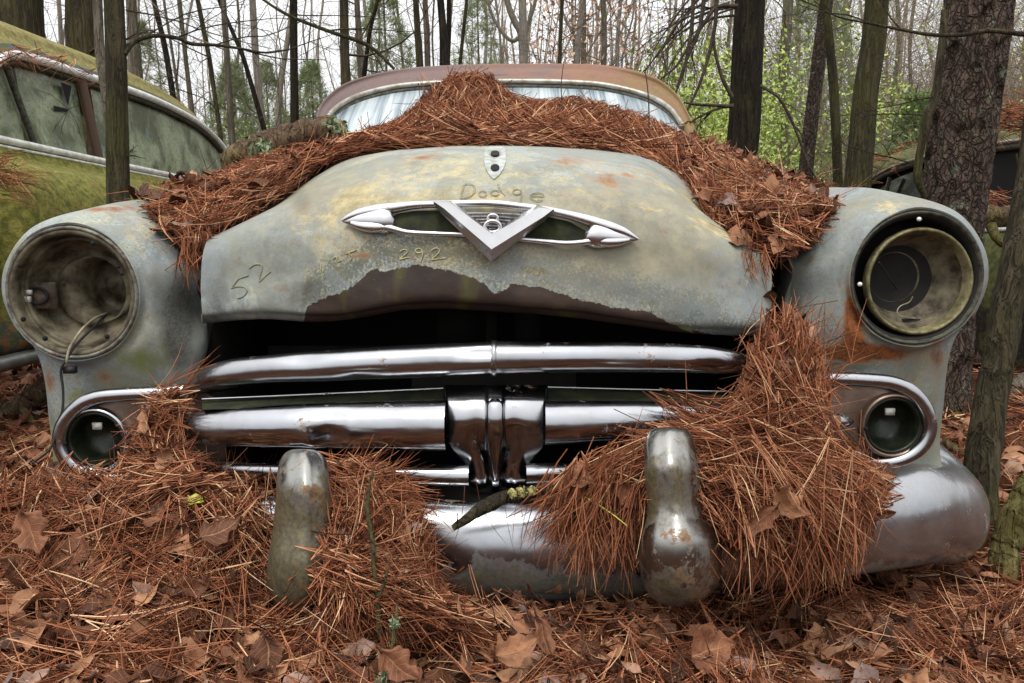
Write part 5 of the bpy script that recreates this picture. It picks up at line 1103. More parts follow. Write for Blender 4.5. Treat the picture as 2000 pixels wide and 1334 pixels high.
# --- leaves: a lobed, curled blade
def leafV(size, curl, fold, twist, lob, nt=11, ns=6, seed=0, wide=.42):
    t = np.linspace(0, 1, nt); s = np.linspace(-1, 1, ns); w = wide * np.sin(np.pi * np.clip(t, 0, 1) ** .85) ** .8 * (1 + lob * .5 * np.sin(t * 26 + seed)) * (1 - .35 * t) + .012
    T, S_ = np.meshgrid(t, s, indexing='ij'); Wd = w[:, None] * (1 + (.12 + lob * .3) * np.sin(seed * 3 + T * 13) * S_)
    x = S_ * Wd; y = T - .5; z = fold * np.abs(S_) * Wd + curl * ((T - .5) ** 2 * 2 - .2) + .05 * np.sin(T * 9 + seed) * S_ + .05 * np.sin(S_ * 5 + seed * 2)
    a = twist * (T - .5); x, z = x * np.cos(a) - z * np.sin(a), x * np.sin(a) + z * np.cos(a)
    return np.stack([x, y, z], -1) * size
def frame(n, ang):
    n = n / np.linalg.norm(n); a = np.cross(n, A(.3, 1, .1)); a /= np.linalg.norm(a); b = np.cross(n, a)
    return np.stack([a * math.cos(ang) + b * math.sin(ang), -a * math.sin(ang) + b * math.cos(ang), n])
LT = None
def add_leaves(mb, p, n, size=(.035, .07), lift=.006, tone=0, green=False):
    t_, s_ = np.meshgrid(np.linspace(0, 1, 9), np.linspace(0, 1, 5), indexing='ij')
    for k in range(len(p)):
        g = leafV(rng.uniform(*size), rng.uniform(-.7, 1.2), rng.uniform(-.4, .8), rng.normal() * 1.0, rng.uniform(0, .35), 9, 5, rng.uniform(0, 9), rng.uniform(.2, .45))
        nn = n[k] + rng.normal(size=3) * .35; R = frame(nn, rng.uniform(0, 6.28)); V = g.reshape(-1, 3) @ R + p[k] + n[k] * rng.uniform(0, lift)
        tn = np.clip(rng.uniform(0, 1) + tone, 0, 1); mb.add(V, gfaces(9, 5), tint=np.stack([np.full(45, tn), s_.ravel(), t_.ravel()], -1))
    return mb
def stuff(mb, name, mat, label): o = mb.build(name, M[mat]); tag(o, label, None, None, 'stuff'); return o

def pile(ctrl, N, label, nr=7, nc=7, base=.012, bias=None, bamt=0., lift=.016, L=(.08, .18), droop=.3, leaves=0, rough=.012, tilt=.25, rr=.00085, per=3, skirt=True, wf=None, tone=0, lsize=(.03, .06), core=True, edgefit=True, outline=None):
    g = grid(np.array(ctrl), nr, nc); g[..., 2] += (fbm(g * 11, 3) - .5) * rough * 2; n = gnormals(g); sg = np.sign(n[..., 2:3] - n[..., 1:2] * .6); sg[sg == 0] = 1; n = n * sg
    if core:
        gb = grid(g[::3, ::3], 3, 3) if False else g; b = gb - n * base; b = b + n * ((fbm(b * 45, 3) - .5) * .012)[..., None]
        stuff(MB().grid(b), 'packed_litter', 'litter_shade', 'shade-darkened packed litter under the ' + label)
    mb = MB()
    for fr_, tn_, l0, ti_, rk in ((.45, -.22, 0, .6, 1.0), (.38, .02, lift * .35, 1.0, 1.0), (.17, .2, lift * .8, 1.3, 1.12)):  # deep layer tinted darker, top layer lighter, painting shade into the gaps
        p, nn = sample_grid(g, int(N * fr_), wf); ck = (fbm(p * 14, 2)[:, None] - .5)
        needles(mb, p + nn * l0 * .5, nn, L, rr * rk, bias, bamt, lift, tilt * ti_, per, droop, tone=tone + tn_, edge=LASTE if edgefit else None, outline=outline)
    stuff(mb, 'pine_needles', 'needle', label)
    if leaves:
        p, nn = sample_grid(g, leaves, wf); stuff(add_leaves(MB(), p, nn, lsize, .034), 'leaf_scraps', 'leaf', 'small brown leaf scraps among the ' + label)
    return g
# the drifts' outlines as traced
O_HEAP = [(640, 270), (700, 252), (760, 235), (800, 208), (830, 175), (880, 138), (960, 138), (985, 165), (1002, 184), (1060, 192), (1110, 183), (1180, 193), (1270, 222), (1335, 255), (1385, 288), (1430, 330), (1400, 405), (1340, 388), (1230, 312), (1130, 291), (965, 285), (800, 289), (700, 299), (620, 338), (560, 385), (500, 330)]
O_LEFT = [(262, 402), (340, 370), (410, 342), (440, 322), (560, 280), (660, 264), (760, 262), (760, 292), (700, 300), (620, 338), (560, 388), (460, 445), (400, 495), (388, 560), (355, 500), (330, 462), (285, 428)]
O_RIGHT = [(1380, 282), (1450, 312), (1530, 348), (1600, 376), (1660, 393), (1645, 428), (1605, 475), (1552, 505), (1505, 500), (1478, 570), (1440, 570), (1400, 485), (1340, 392), (1240, 312), (1240, 278), (1340, 258)]
O_FALL = [(1488, 590), (1560, 600), (1612, 680), (1626, 760), (1640, 850), (1690, 888), (1762, 918), (1768, 975), (1715, 1020), (1688, 1110), (1668, 1205), (1560, 1222), (1390, 1205), (1400, 1040), (1370, 930), (1262, 1000), (1245, 1200), (1150, 1195), (1040, 1100), (1030, 955), (1100, 898), (1240, 828), (1300, 818), (1435, 800), (1445, 700), (1470, 640)]
# windshield and cowl
pxs = [628, 690, 780, 830, 885, 945, 985, 1045, 1100, 1180, 1270, 1330, 1385]
topy = [292, 286, 256, 214, 164, 158, 206, 218, 213, 228, 260, 292, 320]
topY = [2.50, 2.62, 2.70, 2.82, 2.93, 2.93, 2.84, 2.82, 2.82, 2.78, 2.68, 2.55, 2.40]
r1y = [300, 292, 276, 246, 208, 207, 222, 232, 232, 240, 264, 290, 322]
r2y = [302, 292, 276, 262, 250, 248, 252, 255, 257, 262, 282, 306, 338]
r3y = [312, 296, 281, 275, 271, 270, 271, 274, 278, 288, 306, 330, 362]
r4x = [600, 665, 745, 805, 865, 935, 985, 1045, 1105, 1190, 1270, 1325, 1365]; r4y = [334, 303, 286, 281, 277.5, 276, 276.5, 278.5, 283, 297, 322, 352, 392]
heap = [[P(x, y, Y) for x, y, Y in zip(pxs, topy, topY)], [P(x, y, Y * .45 + 1.35) for x, y, Y in zip(pxs, r1y, topY)], [P(x, y, 2.28) for x, y in zip(pxs, r2y)], [P(x, y, 1.98) for x, y in zip(pxs, r3y)], [P(x, y, 1.70) for x, y in zip(r4x, r4y)]]
back = [p + A(0, .06, -.10) for p in heap[0]]
pile([back] + heap, 13000, 'pine needles heaped over the cowl and windshield', leaves=480, L=(.10, .22), lift=.024, tilt=.5, rough=.022, droop=.2, rr=.0013, outline=O_HEAP, lsize=(.03, .065))
pile([[P(x, y + 4, 1.80) for x, y in zip(r4x, r4y)], [P(x, y - 1, 1.70) for x, y in zip(r4x, r4y)], [P(x, y + 5, 1.62) for x, y in zip(r4x, r4y)]], 1100, 'pine needles combed along the back of the hood', bias=A(1, 0, -.05), bamt=.75, lift=.012, L=(.08, .16), rough=.003, base=.010, rr=.0010, leaves=10, lsize=(.02, .04))
# left valley
lv = [[P(372, 508, 1.335), P(383, 515, 1.33), P(394, 508, 1.335)], [P(318, 458, 1.385), P(382, 478, 1.34), P(446, 446, 1.37)], [P(282, 418, 1.50), P(395, 425, 1.44), P(520, 405, 1.45)],
      [P(285, 398, 1.78), P(425, 380, 1.64), P(572, 362, 1.54)], [P(365, 374, 2.05), P(470, 342, 1.9), P(622, 322, 1.62)], [P(440, 352, 2.2), P(545, 318, 2.0), P(690, 300, 1.74)], [P(510, 322, 2.3), P(620, 290, 2.1), P(735, 288, 1.85)]]
pile(lv, 7500, 'pine needles filling the valley beside the hood on the left', nr=9, nc=14, bias=A(.55, .45, .12), bamt=.5, lift=.016, L=(.08, .19), leaves=150, tilt=.3, outline=O_LEFT)
# right valley
rv = [[P(1418, 520, 1.315), P(1468, 508, 1.31), P(1530, 500, 1.315)], [P(1388, 478, 1.35), P(1478, 462, 1.33), P(1590, 474, 1.35)], [P(1368, 432, 1.45), P(1490, 415, 1.45), P(1632, 426, 1.47)],
      [P(1338, 390, 1.56), P(1475, 378, 1.62), P(1655, 400, 1.78)], [P(1304, 350, 1.66), P(1440, 345, 1.82), P(1590, 378, 2.02)], [P(1272, 322, 1.76), P(1400, 312, 2.1), P(1505, 346, 2.3)], [P(1245, 300, 1.9), P(1345, 276, 2.35), P(1400, 296, 2.6)]]
pile(rv, 7500, 'pine needles filling the valley beside the hood on the right', nr=9, nc=14, bias=A(-.45, .5, .18), bamt=.45, lift=.022, L=(.08, .19), leaves=360, tilt=.45, rough=.018, outline=O_RIGHT)
# hanging fringe below the right valley
def hang(pts, N, L, label, bias=A(0, -.05, -1), rr=.0008, sp=.01, amt=.85, tone=0, per=3, outline=None):
    p = cr_axis(np.array(pts), 12); wq = vnoise(p * 38 + 5) ** 2 + .06; i = rng.choice(len(p), N, p=wq / wq.sum()); q = p[i] + rng.normal(size=(N, 3)) * sp
    mb = needles(MB(), q, np.tile(A(0, -1, .15) / 1.011, (N, 1)), L, rr, bias, amt, .008, .3, per, .15, tone=tone, field=0, outline=outline); stuff(mb, 'pine_needles', 'needle', label)
hang([P(1400, 500, 1.30), P(1440, 520, 1.285), P(1470, 522, 1.28), P(1480, 510, 1.28), P(1484, 500, 1.285)], 30, (.04, .09), 'pine needles hanging down from the right valley')
hang([P(352, 478, 1.325), P(378, 505, 1.315), P(400, 490, 1.32)], 34, (.04, .10), 'pine needles hanging down from the left valley')
# cascade on the right between hood, grille and bumper
ca = [[P(1500, 612, 1.275), P(1515, 608, 1.27), P(1534, 612, 1.275)], [P(1494, 655, 1.25), P(1526, 650, 1.24), P(1560, 658, 1.255)], [P(1486, 700, 1.225), P(1530, 692, 1.21), P(1574, 704, 1.24)],
      [P(1478, 755, 1.205), P(1530, 750, 1.18), P(1580, 760, 1.22)], [P(1440, 815, 1.17), P(1520, 818, 1.135), P(1592, 828, 1.20)], [P(1330, 862, 1.135), P(1480, 875, 1.095), P(1620, 888, 1.18)], [P(1270, 905, 1.115), P(1480, 925, 1.07), P(1690, 920, 1.20)],
      [P(1240, 950, 1.085), P(1480, 975, 1.05), P(1700, 955, 1.18)], [P(1360, 990, 1.075), P(1500, 1010, 1.06), P(1680, 990, 1.15)]]
pile(ca, 7000, 'pine needles spilling over the grille and bumper on the right', nr=8, nc=16, bias=A(.1, -.15, -.75), bamt=.5, lift=.02, L=(.09, .20), leaves=240, outline=O_FALL, wf=lambda q: .22 + .78 * sm(.50, .42, q[..., 2]), tilt=.35, rough=.018, base=.018)
hang([P(1400, 1010, 1.065), P(1480, 1035, 1.055), P(1560, 1035, 1.07), P(1620, 1020, 1.10), P(1668, 990, 1.14)], 420, (.08, .17), 'pine needles hanging off the bumper edge on the right', sp=.020, amt=.85, outline=O_FALL)
hang([P(1520, 690, 1.21), P(1560, 720, 1.20), P(1600, 760, 1.21), P(1575, 640, 1.23)], 90, (.08, .15), 'upright loose pine needles on the grille at the right', bias=A(.3, -.2, .8), sp=.02, amt=.6)
pile([[P(1115, 940, 1.12), P(1180, 915, 1.13), P(1250, 890, 1.13)], [P(1125, 960, 1.095), P(1180, 950, 1.095), P(1250, 930, 1.10)], [P(1140, 985, 1.075), P(1190, 990, 1.07), P(1250, 990, 1.075)]], 260, 'pine needles lying on the bumper beside the right guard', L=(.05, .10), bias=A(.7, -.1, .5), bamt=.6, outline=O_FALL, leaves=6, lift=.02)
hang([P(1110, 1000, 1.055), P(1170, 1010, 1.05), P(1240, 1005, 1.05)], 210, (.08, .16), 'pine needles hanging in front of the bumper beside the right guard', sp=.016, bias=A(-.25, -.1, -1), amt=.85, outline=O_FALL)
hang([P(1060, 990, 1.06), P(1130, 975, 1.05)], 30, (.08, .14), 'long pine needles slanting across the bumper face', sp=.02, bias=A(-.6, -.1, -.8), amt=.8)
hang([P(860, 1000, 1.06), P(930, 1010, 1.055), P(1030, 1000, 1.055)], 7, (.06, .12), 'single thin needles hanging on the shiny bumper', sp=.01, per=1, rr=.0006)
hang([P(1300, 862, 1.09), P(1380, 858, 1.09), P(1470, 870, 1.075), P(1560, 880, 1.10), P(1620, 895, 1.15)], 150, (.12, .22), 'long pine needles sweeping sideways from the top of the right guard', bias=A(1, -.12, -.35), sp=.014, amt=.85, tone=.1, outline=O_FALL)
hang([P(1450, 830, 1.13), P(1520, 850, 1.10), P(1590, 900, 1.12), P(1560, 960, 1.03), P(1480, 960, 1.02)], 90, (.12, .2), 'pale long pine needles lying across the right needle mass', bias=A(.5, -.2, -.9), sp=.03, amt=.7, tone=.2, outline=O_FALL)
hang([P(1090, 955, 1.09), P(1150, 930, 1.09), P(1210, 900, 1.10), P(1245, 880, 1.10)], 60, (.12, .2), 'long pine needles slanting up to the right guard', bias=A(1, -.05, .55), sp=.010, amt=.9, tone=.08, outline=O_FALL)
hang([P(1330, 800, 1.14), P(1400, 830, 1.12)], 40, (.08, .14), 'pine needles lying over the middle grille bar near the right guard', bias=A(1, -.1, -.5), sp=.014, amt=.85)
# bunch on the left over the grille end
lb_ = [[P(330, 765, 1.235), P(340, 762, 1.232), P(348, 768, 1.235)], [P(300, 812, 1.20), P(318, 808, 1.19), P(335, 812, 1.20)], [P(278, 860, 1.19), P(312, 855, 1.175), P(340, 862, 1.185)], [P(255, 915, 1.17), P(305, 920, 1.14), P(370, 925, 1.16)], [P(240, 955, 1.14), P(300, 965, 1.10), P(400, 960, 1.13)]]
pile(lb_, 560, 'tuft of pine needles hanging over the parking lamp on the left', nr=8, nc=10, bias=A(-.15, -.2, -1), bamt=.7, lift=.014, L=(.06, .12), tilt=.25, leaves=8)
hang([P(335, 765, 1.235), P(350, 750, 1.235), P(362, 738, 1.235)], 8, (.06, .13), 'pine needles poking up over the grille end on the left', bias=A(.75, 0, .7), sp=.012, amt=.8)
# heap between the guards on the left half
cl = [[P(650, 925, 1.155), P(700, 930, 1.15), P(760, 955, 1.13), P(785, 985, 1.10)], [P(648, 965, 1.12), P(705, 975, 1.11), P(756, 995, 1.095), P(782, 1025, 1.08)], [P(648, 1020, 1.05), P(715, 1030, 1.035), P(775, 1060, 1.04), P(800, 1100, 1.045)],
      [P(652, 1090, 1.01), P(730, 1110, .98), P(790, 1150, .985), P(845, 1195, 1.0)], [P(655, 1170, .96), P(760, 1190, .92), P(830, 1220, .92), P(900, 1250, .94)]]
pile(cl, 2600, 'pine needles piled on the bumper between the guards', nr=10, nc=12, bias=A(.35, -.3, -.6), bamt=.3, lift=.02, L=(.07, .17), leaves=80, tilt=.4)

# the ground: near heap and the rest, as seen from the photograph's side
def ground_scatter(N, xr, yr, label, L=(.08, .17), rr=.0009, lift=.02, per=3, bias=None, bamt=0, tone=0, pw=1.0, wedge=True, K=5, tilt=.35):
    y = yr[0] + (yr[1] - yr[0]) * rng.uniform(0, 1, N) ** pw; x = rng.uniform(*xr, N)
    if wedge: x = x * y
    z = GZ(x, y); e = .01; nx = -(GZ(x + e, y) - z) / e; ny = -(GZ(x, y + e) - z) / e; n = np.stack([nx, ny, np.ones(N)], -1); n /= np.linalg.norm(n, axis=1, keepdims=True)
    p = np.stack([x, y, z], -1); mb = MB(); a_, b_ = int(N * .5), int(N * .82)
    for i0, i1, tn_, l0 in ((0, a_, -.22, 0), (a_, b_, .0, .4), (b_, N, .2, .8)): needles(mb, p[i0:i1] + n[i0:i1] * lift * l0 * .6, n[i0:i1], L, rr, bias, bamt, lift, tilt, per, .12, K=K, tone=tone + tn_)  # layered tint again: shade painted into the lower needles, upper ones lighter
    stuff(mb, 'pine_needles', 'needle', label); return p, n
ground_scatter(12000, (-.80, .78), (.62, 1.32), 'pine straw covering the ground in front of the bumper', L=(.09, .20), lift=.026, tilt=.4)
ground_scatter(3600, (-.78, -.12), (.95, 1.22), 'pine straw heaped against the bumper on the left', L=(.09, .20), lift=.03, tilt=.5)
ground_scatter(5200, (.40, 1.4), (1.0, 2.6), 'pine straw on the ground beside the bumper end', rr=.001, K=4)
ground_scatter(5200, (-1.3, -.5), (1.2, 3.8), 'pine straw on the ground beside the left fender', rr=.0013, K=4)
ground_scatter(3600, (.35, 1.1), (2.4, 6.0), 'pine straw on the forest floor under the dark car', rr=.0022, K=4, L=(.1, .2))
pA, nA = ground_scatter(2200, (-.85, .85), (4, 11), 'sparse pine straw on the far forest floor', rr=.003, K=4, L=(.12, .24), per=2)
def gpts(N, xr, yr):
    y = rng.uniform(*yr, N); x = rng.uniform(*xr, N) * y; z = GZ(x, y); e = .01
    n = np.stack([-(GZ(x + e, y) - z) / e, -(GZ(x, y + e) - z) / e, np.ones(N)], -1); return np.stack([x, y, z + .012], -1), n / np.linalg.norm(n, axis=1, keepdims=True)
for N, xr, yr, sz, lb in ((1300, (-.75, .75), (.68, 1.25), (.03, .07), 'brown leaf litter in front of the bumper'), (260, (.4, .8), (1.15, 3), (.05, .09), 'brown leaf litter beside the bumper end'), (260, (-.8, -.5), (1.4, 4), (.05, .1), 'brown leaf litter beside the left fender'), (700, (-.8, .8), (4, 10), (.08, .16), 'leaf litter on the far forest floor')):
    p, n = gpts(N, xr, yr); stuff(add_leaves(MB(), p, n, sz, .032 if yr[0] < 1 else .015), 'leaf_litter', 'leaf', lb)
# needles on the other cars
def car_needles(pts, N, label, L=(.1, .2), sp=.03, bias=None, amt=0, rr=.0016):
    p = cr_axis(np.array(pts), 10); q = p[rng.integers(0, len(p), N)] + rng.normal(size=(N, 3)) * sp; stuff(needles(MB(), q, np.tile(A(0, -.2, .98), (N, 1)), L, rr, bias, amt, .02, .4, 3, .4), 'pine_needles', 'needle', label)
car_needles([P(-40, 125, 2.9), P(10, 106, 3.0), P(60, 108, 3.2), P(110, 122, 3.4), P(160, 140, 3.6), P(200, 155, 3.8)], 36, 'pine needles lying along the green car rain gutter', sp=.010, bias=A(.1, 1, 0), amt=.85)
car_needles([P(-20, 312, 2.5), P(8, 330, 2.5), P(20, 360, 2.5)], 70, 'pine needles hanging over the green car door edge', bias=A(.3, 0, -1), amt=.6, sp=.03, rr=.0011)
car_needles([P(1925, 240, 3.9), P(1960, 232, 4.0), P(2010, 225, 4.0), P(2060, 222, 4.0)], 220, 'pine needles heaped on the dark car roof', sp=.05, rr=.0018)
car_needles([P(1690, 335, 5.8), P(1740, 306, 5.6), P(1800, 285, 5.4)], 45, 'thin layer of pine needles on the dark car rear roof', sp=.05, rr=.0018)
car_needles([P(1912, 410, 3.6), P(1935, 390, 3.7)], 30, 'pine needles in the dark car window', sp=.03)

# --- individual leaves that stand out
def leaf_at(px, py, Y, size, label, ang=0., n=(0, -.6, .8), tone=.6, curl=.3, fold=.2, lob=.3, wide=.42, mat='leaf', name='dead_leaf', cat='leaf', group=None, seed=1.0, twist=.3):
    c = P(px, py, Y) - np.array(n, float) * .008; g = leafV(size, curl, fold, twist, lob, 22, 10, seed, wide); V = g.reshape(-1, 3); V = V + (np.stack([fbm(V * 40 + seed, 2), fbm(V * 40 + 7 + seed, 2), fbm(V * 25 + seed, 3) * 3], -1) - A(.5, .5, 1.5)) * size * .13; V = V @ frame(np.array(n, float), ang) + c
    t_, s_ = np.meshgrid(np.linspace(0, 1, 22), np.linspace(0, 1, 10), indexing='ij'); tt_ = np.stack([np.full(220, tone * .8), s_.ravel(), t_.ravel()], -1)
    mb = MB().add(V, gfaces(22, 10), tint=tt_)
    mb.add(V + np.array(n) / np.linalg.norm(n) * -.0006, gfaces(22, 10)[:, ::-1], tint=tt_)
    a = g[0].mean(0) @ frame(np.array(n, float), ang) + c; b = g[1].mean(0) @ frame(np.array(n, float), ang) + c; st = MB()
    mb.tube([b, a, a + (a - b) * 2.2 + A(0, 0, .002)], [.0012, .0011, .0008], 5)
    mb.C['tint'].append((mb.n - 17, np.tile([tone * .6, 0, 0], (17, 1)))) if False else None
    o = mb.build(name, M[mat], origin=c); tag(o, label, cat, group); return o
LF = [(1395, 1268, .93, .105, 'large pale tan oak leaf lying in the shade below the right bumper guard', 2.4, (.2, -.7, .6), .75, .1, .25, .35, .5),
      (1130, 930, 1.045, .062, 'broad tan leaf resting on the bumper below the grille centre', 1.5, (-.1, -.8, .6), .72, .15, .2, .2, .5),
      (1222, 968, 1.03, .045, 'orange-brown folded leaf on the bumper touching the right guard', .6, (.1, -.8, .5), .80, .4, .6, .1, .45),
      (785, 1068, 1.02, .055, 'crumpled tan leaf at the left end of the visible bumper', .3, (.4, -.8, .4), .82, .9, .5, .3, .5),
      (690, 1165, .94, .05, 'crumpled tan leaf beside the left bumper guard foot', 1.0, (.1, -.8, .6), .8, .8, .5, .2, .5),
      (60, 1040, .98, .10, 'large tan oak leaf at the photo edge in the left heap', 1.1, (.2, -.7, .7), .75, .2, .3, .4, .4),
      (40, 1300, .80, .11, 'long light brown leaf in the bottom corner', 1.7, (0, -.6, .8), .8, .3, .2, .1, .25),
      (60, 1235, .86, .09, 'brown lobed leaf above the bottom corner', 1.4, (0, -.6, .8), .55, .3, .3, .4, .4),
      (430, 1030, 1.0, .085, 'dusky brown oak leaf to the left of the left guard', 2.5, (0, -.7, .7), .38, .3, .3, .4, .45),
      (380, 1140, .93, .06, 'reddish brown curled leaf in the middle of the left heap', 2.2, (0, -.7, .7), .5, .7, .5, .1, .35),
      (300, 1005, 1.04, .05, 'pale curled leaf near the yellow-green leaf', 2.9, (0, -.7, .7), .85, .6, .4, .1, .3),
      (520, 1290, .84, .09, 'mauve brown leaf low in the straw left of the lichen twig', .6, (0, -.7, .7), .3, .3, .3, .3, .4),
      (345, 1265, .85, .08, 'narrow yellowish leaf standing low in the left straw', .2, (.3, -.8, .4), .85, .4, .6, .1, .22),
      (1010, 1265, .88, .07, 'grey-brown leaf low in the straw below the bumper centre', 2.3, (0, -.7, .7), .95, .3, .3, .2, .4),
      (1065, 1245, .90, .075, 'long narrow brown leaf below the bumper centre', .7, (0, -.7, .7), .6, .4, .5, .1, .25),
      (1020, 1222, .93, .035, 'small pale mauve leaf tip under the bumper', 1.2, (0, -.7, .7), .97, .2, .3, .1, .35),
      (780, 1300, .83, .07, 'torn light brown leaf beside the lichen twig foot', 1.3, (0, -.7, .7), .7, .4, .4, .3, .4),
      (1490, 1020, .965, .07, 'tan leaf hanging down from the right needle mass', .1, (.1, -1, .2), .7, .3, .6, .2, .3),
      (1545, 985, .98, .065, 'silvery grey curled leaf in the right needle mass', 1.2, (0, -.9, .5), 1.0, .8, .5, .3, .5),
      (1630, 1010, 1.03, .055, 'pale crumpled leaf right of the silvery one', 2.2, (0, -.9, .5), .88, .8, .5, .2, .5),
      (1715, 1000, 1.14, .08, 'pointed brown leaf lying on the bumper at the edge of the needles', 2.0, (.1, -.8, .5), .5, .3, .5, .05, .3),
      (1635, 915, 1.10, .045, 'light tan leaf above the crumpled one in the right needles', .5, (0, -.9, .4), .85, .4, .4, .1, .35),
      (1522, 690, 1.185, .05, 'tan narrow leaf caught on the grille at the right', .4, (0, -1, .2), .75, .4, .5, .1, .3),
      (1490, 800, 1.13, .05, 'tan leaf lying on the middle grille bar end', 1.6, (0, -.8, .5), .7, .3, .3, .1, .3),
      (1505, 590, 1.262, .045, 'brown curled leaf jammed in the gap beside the hood', .7, (0, -1, .2), .45, .9, .6, .1, .4),
      (1350, 380, 1.50, .05, 'dark mauve curled leaf on the hood edge', 1.6, (-.3, -.7, .6), .2, .8, .5, .3, .45),
      (1395, 475, 1.325, .09, 'long tan curled leaf along the right edge of the hood', .75, (-.5, -.8, .3), .72, .5, .8, .05, .16),
      (1450, 440, 1.36, .075, 'light tan crumpled leaf in the middle of the right valley', 1.1, (0, -.7, .7), .85, .6, .4, .3, .5),
      (1465, 505, 1.295, .05, 'tan leaf hanging under the right valley', .1, (0, -1, .3), .85, .4, .4, .2, .35),
      (1570, 430, 1.44, .06, 'reddish leaf lying on the right valley needles', 1.8, (0, -.7, .7), .6, .3, .3, .2, .4),
      (480, 352, 1.78, .055, 'bright orange leaf on the left valley needles', 1.5, (0, -.6, .8), .5, .5, .3, .3, .45),
      (1853, 1172, 1.42, .052, 'pale yellow-tan leaf on the ground below the bumper end', 1.5, (.1, -.4, .9), .92, .25, .3, .05, .4),
      (1745, 1225, 1.32, .03, 'small dark leaf fragment on the ground under the bumper', .6, (0, -.5, .9), .2, .3, .3, .1, .4),
      (1835, 1110, 1.6, .05, 'tan leaf close behind the yellow-tan one under the bumper end', 1.0, (0, -.4, .9), .75, .3, .3, .2, .4),
      (40, 935, 2.4, .11, 'pinkish tan leaf on the ground beside the left fender', 1.6, (0, -.3, .95), .8, .3, .3, .4, .45),
      (45, 850, 3.0, .06, 'small orange leaf on the ground beyond the branch', 1.0, (0, -.5, .8), .5, .5, .3, .2, .5)]
for i, (px, py, Y, sz, lb, an, n, tn, cu, fo, lo, wi) in enumerate(LF):
    sz *= .78 if sz < .08 else .68; cu *= 1.7; tn *= .9; fo += .15; wi *= .85
    mt = 'leaf'
    leaf_at(px, py, Y, sz, lb, an, n, tn, cu, fo, lo, wi, seed=i * 1.7, mat=mt)
M['leaf_orange'] = m_simple('orange_leaf', S(150, 72, 34), S(186, 98, 46), 30, .5);
for o in COL.objects:
    if o.get('label') in ('bright orange leaf on the left valley needles', 'small orange leaf on the ground beyond the branch'): o.data.materials[0] = M['leaf_orange']
M['leaf_lime'] = m_simple('lime_leaf', S(150, 158, 50), S(186, 190, 80), 30, .5)
for px, py, Y, sz, lb, an, n in ((380, 970, 1.085, .026, 'small yellow-green leaf on top of the left needle heap', 1.5, (0, -.6, .8)), (1782, 1218, 1.31, .028, 'small lime green leaf on the ground under the bumper end', 1.6, (0, -.5, .85)), (1130, 262, 2.2, .05, 'tiny bright green leaf on the windshield needle heap', 1.4, (0, -.6, .8)), (1705, 1207, 1.3, .026, 'narrow green leaf near the dark gap under the bumper', 1.7, (0, -.5, .85)), (1638, 1330, 1.14, .02, 'tiny green leaf at the bottom of the photo', .2, (0, -.6, .8))):
    leaf_at(px, py, Y, sz, lb, an, n, .5, .2, .2, .05, .4, 'leaf_lime', 'green_leaf')

# --- sticks, logs, twigs
def stick(pts, rad, name, label, cat, mat, sides=14, smooth=5, rough=.12, sub=None, lich=None, cap=True):
    pts = [np.array(p, float) for p in pts]; th = thing(name, label, cat, pts[0])
    p = cr_axis(np.array(pts), smooth * 3); r = cr_axis(np.array(rad, float)[:, None], smooth * 3)[:, 0]
    r = r * (1 + (fbm(p * 60, 3) - .5) * rough * 2); p = p + (np.stack([fbm(p * 40 + 5, 2), fbm(p * 40 + 9, 2), fbm(p * 40 + 2, 2)], -1) - .5) * r[:, None] * .5
    mb = MB().tube(p, r, sides, cap=cap); V = mb.V[0]; V += (np.stack([fbm(V * 90, 3)] * 3, -1) - .5) * r.mean() * .5
    mb.build('stem', M[mat], th)
    for q, rr_ in (sub or []): MB().tube(cr_axis(np.array(q), 5), np.linspace(rr_, rr_ * .5, (len(q) - 1) * 5 + 1), 7).build('side_twig', M[mat], th)
    for c, s_ in (lich or []):
        K = 150; cc = np.array(c) + rng.normal(size=(K, 3)) * s_ * .45; a = rng.normal(size=(K, 3)) * s_ * .22; b = rng.normal(size=(K, 3)) * s_ * .22
        MB().add(np.stack([cc - a, cc + b, cc + a, cc - b], 1).reshape(-1, 3), np.arange(K * 4).reshape(-1, 4)).build('lichen', M['lichen'], th, smooth=False)
    return th
stick([P(440, 324, 1.95), P(490, 297, 1.95), P(540, 277, 1.98), P(590, 262, 2.02), P(640, 255, 2.08), P(672, 258, 2.12)], [.030, .036, .036, .034, .034, .026], 'fallen_log', 'bark-covered broken branch lying on the cowl left of the windshield', 'log', 'wood_old', 20, lich=[(P(512, 298, 1.91), .028), (P(655, 253, 2.05), .028), (P(640, 250, 2.05), .02)], rough=.2)
stick([P(540, 298, 2.1), P(570, 282, 2.12), P(610, 277, 2.15), P(645, 279, 2.2)], [.006, .008, .008, .006], 'twig', 'curved thin stick lying in front of the cowl log', 'stick', 'bark_moss', 8)
stick([P(388, 348, 2.3), P(402, 353, 2.25), P(416, 362, 2.2)], [.010, .012, .010], 'twig', 'short mossy stick end near the green car belt trim', 'stick', 'bark_moss', 8)
stick([P(690, 300, 1.70), P(715, 293, 1.69), P(732, 292, 1.69)], [.006, .008, .005], 'twig', 'small dark mossy stick on the back edge of the hood', 'stick', 'bark_moss', 8)
M['lichen_y'] = m_simple('yellow_lichen', S(150, 142, 84), S(186, 178, 120), 90, .95, 0, .9)
ys_ = stick([P(884, 1032, 1.02), P(905, 1018, 1.025), P(930, 1000, 1.035), P(955, 985, 1.05), P(985, 972, 1.06), P(1030, 962, 1.07), P(1080, 955, 1.085)], [.004, .006, .008, .010, .010, .009, .007], 'twig', 'mossy broken stick with yellow lichen lying on the bumper centre', 'stick', 'bark_moss', 12, lich=[(P(1000, 965, 1.05), .006), (P(1018, 962, 1.055), .006), (P(1040, 958, 1.06), .006)], sub=[([P(893, 1022, 1.02), P(893, 1012, 1.015), P(893, 1003, 1.012)], .0015)])
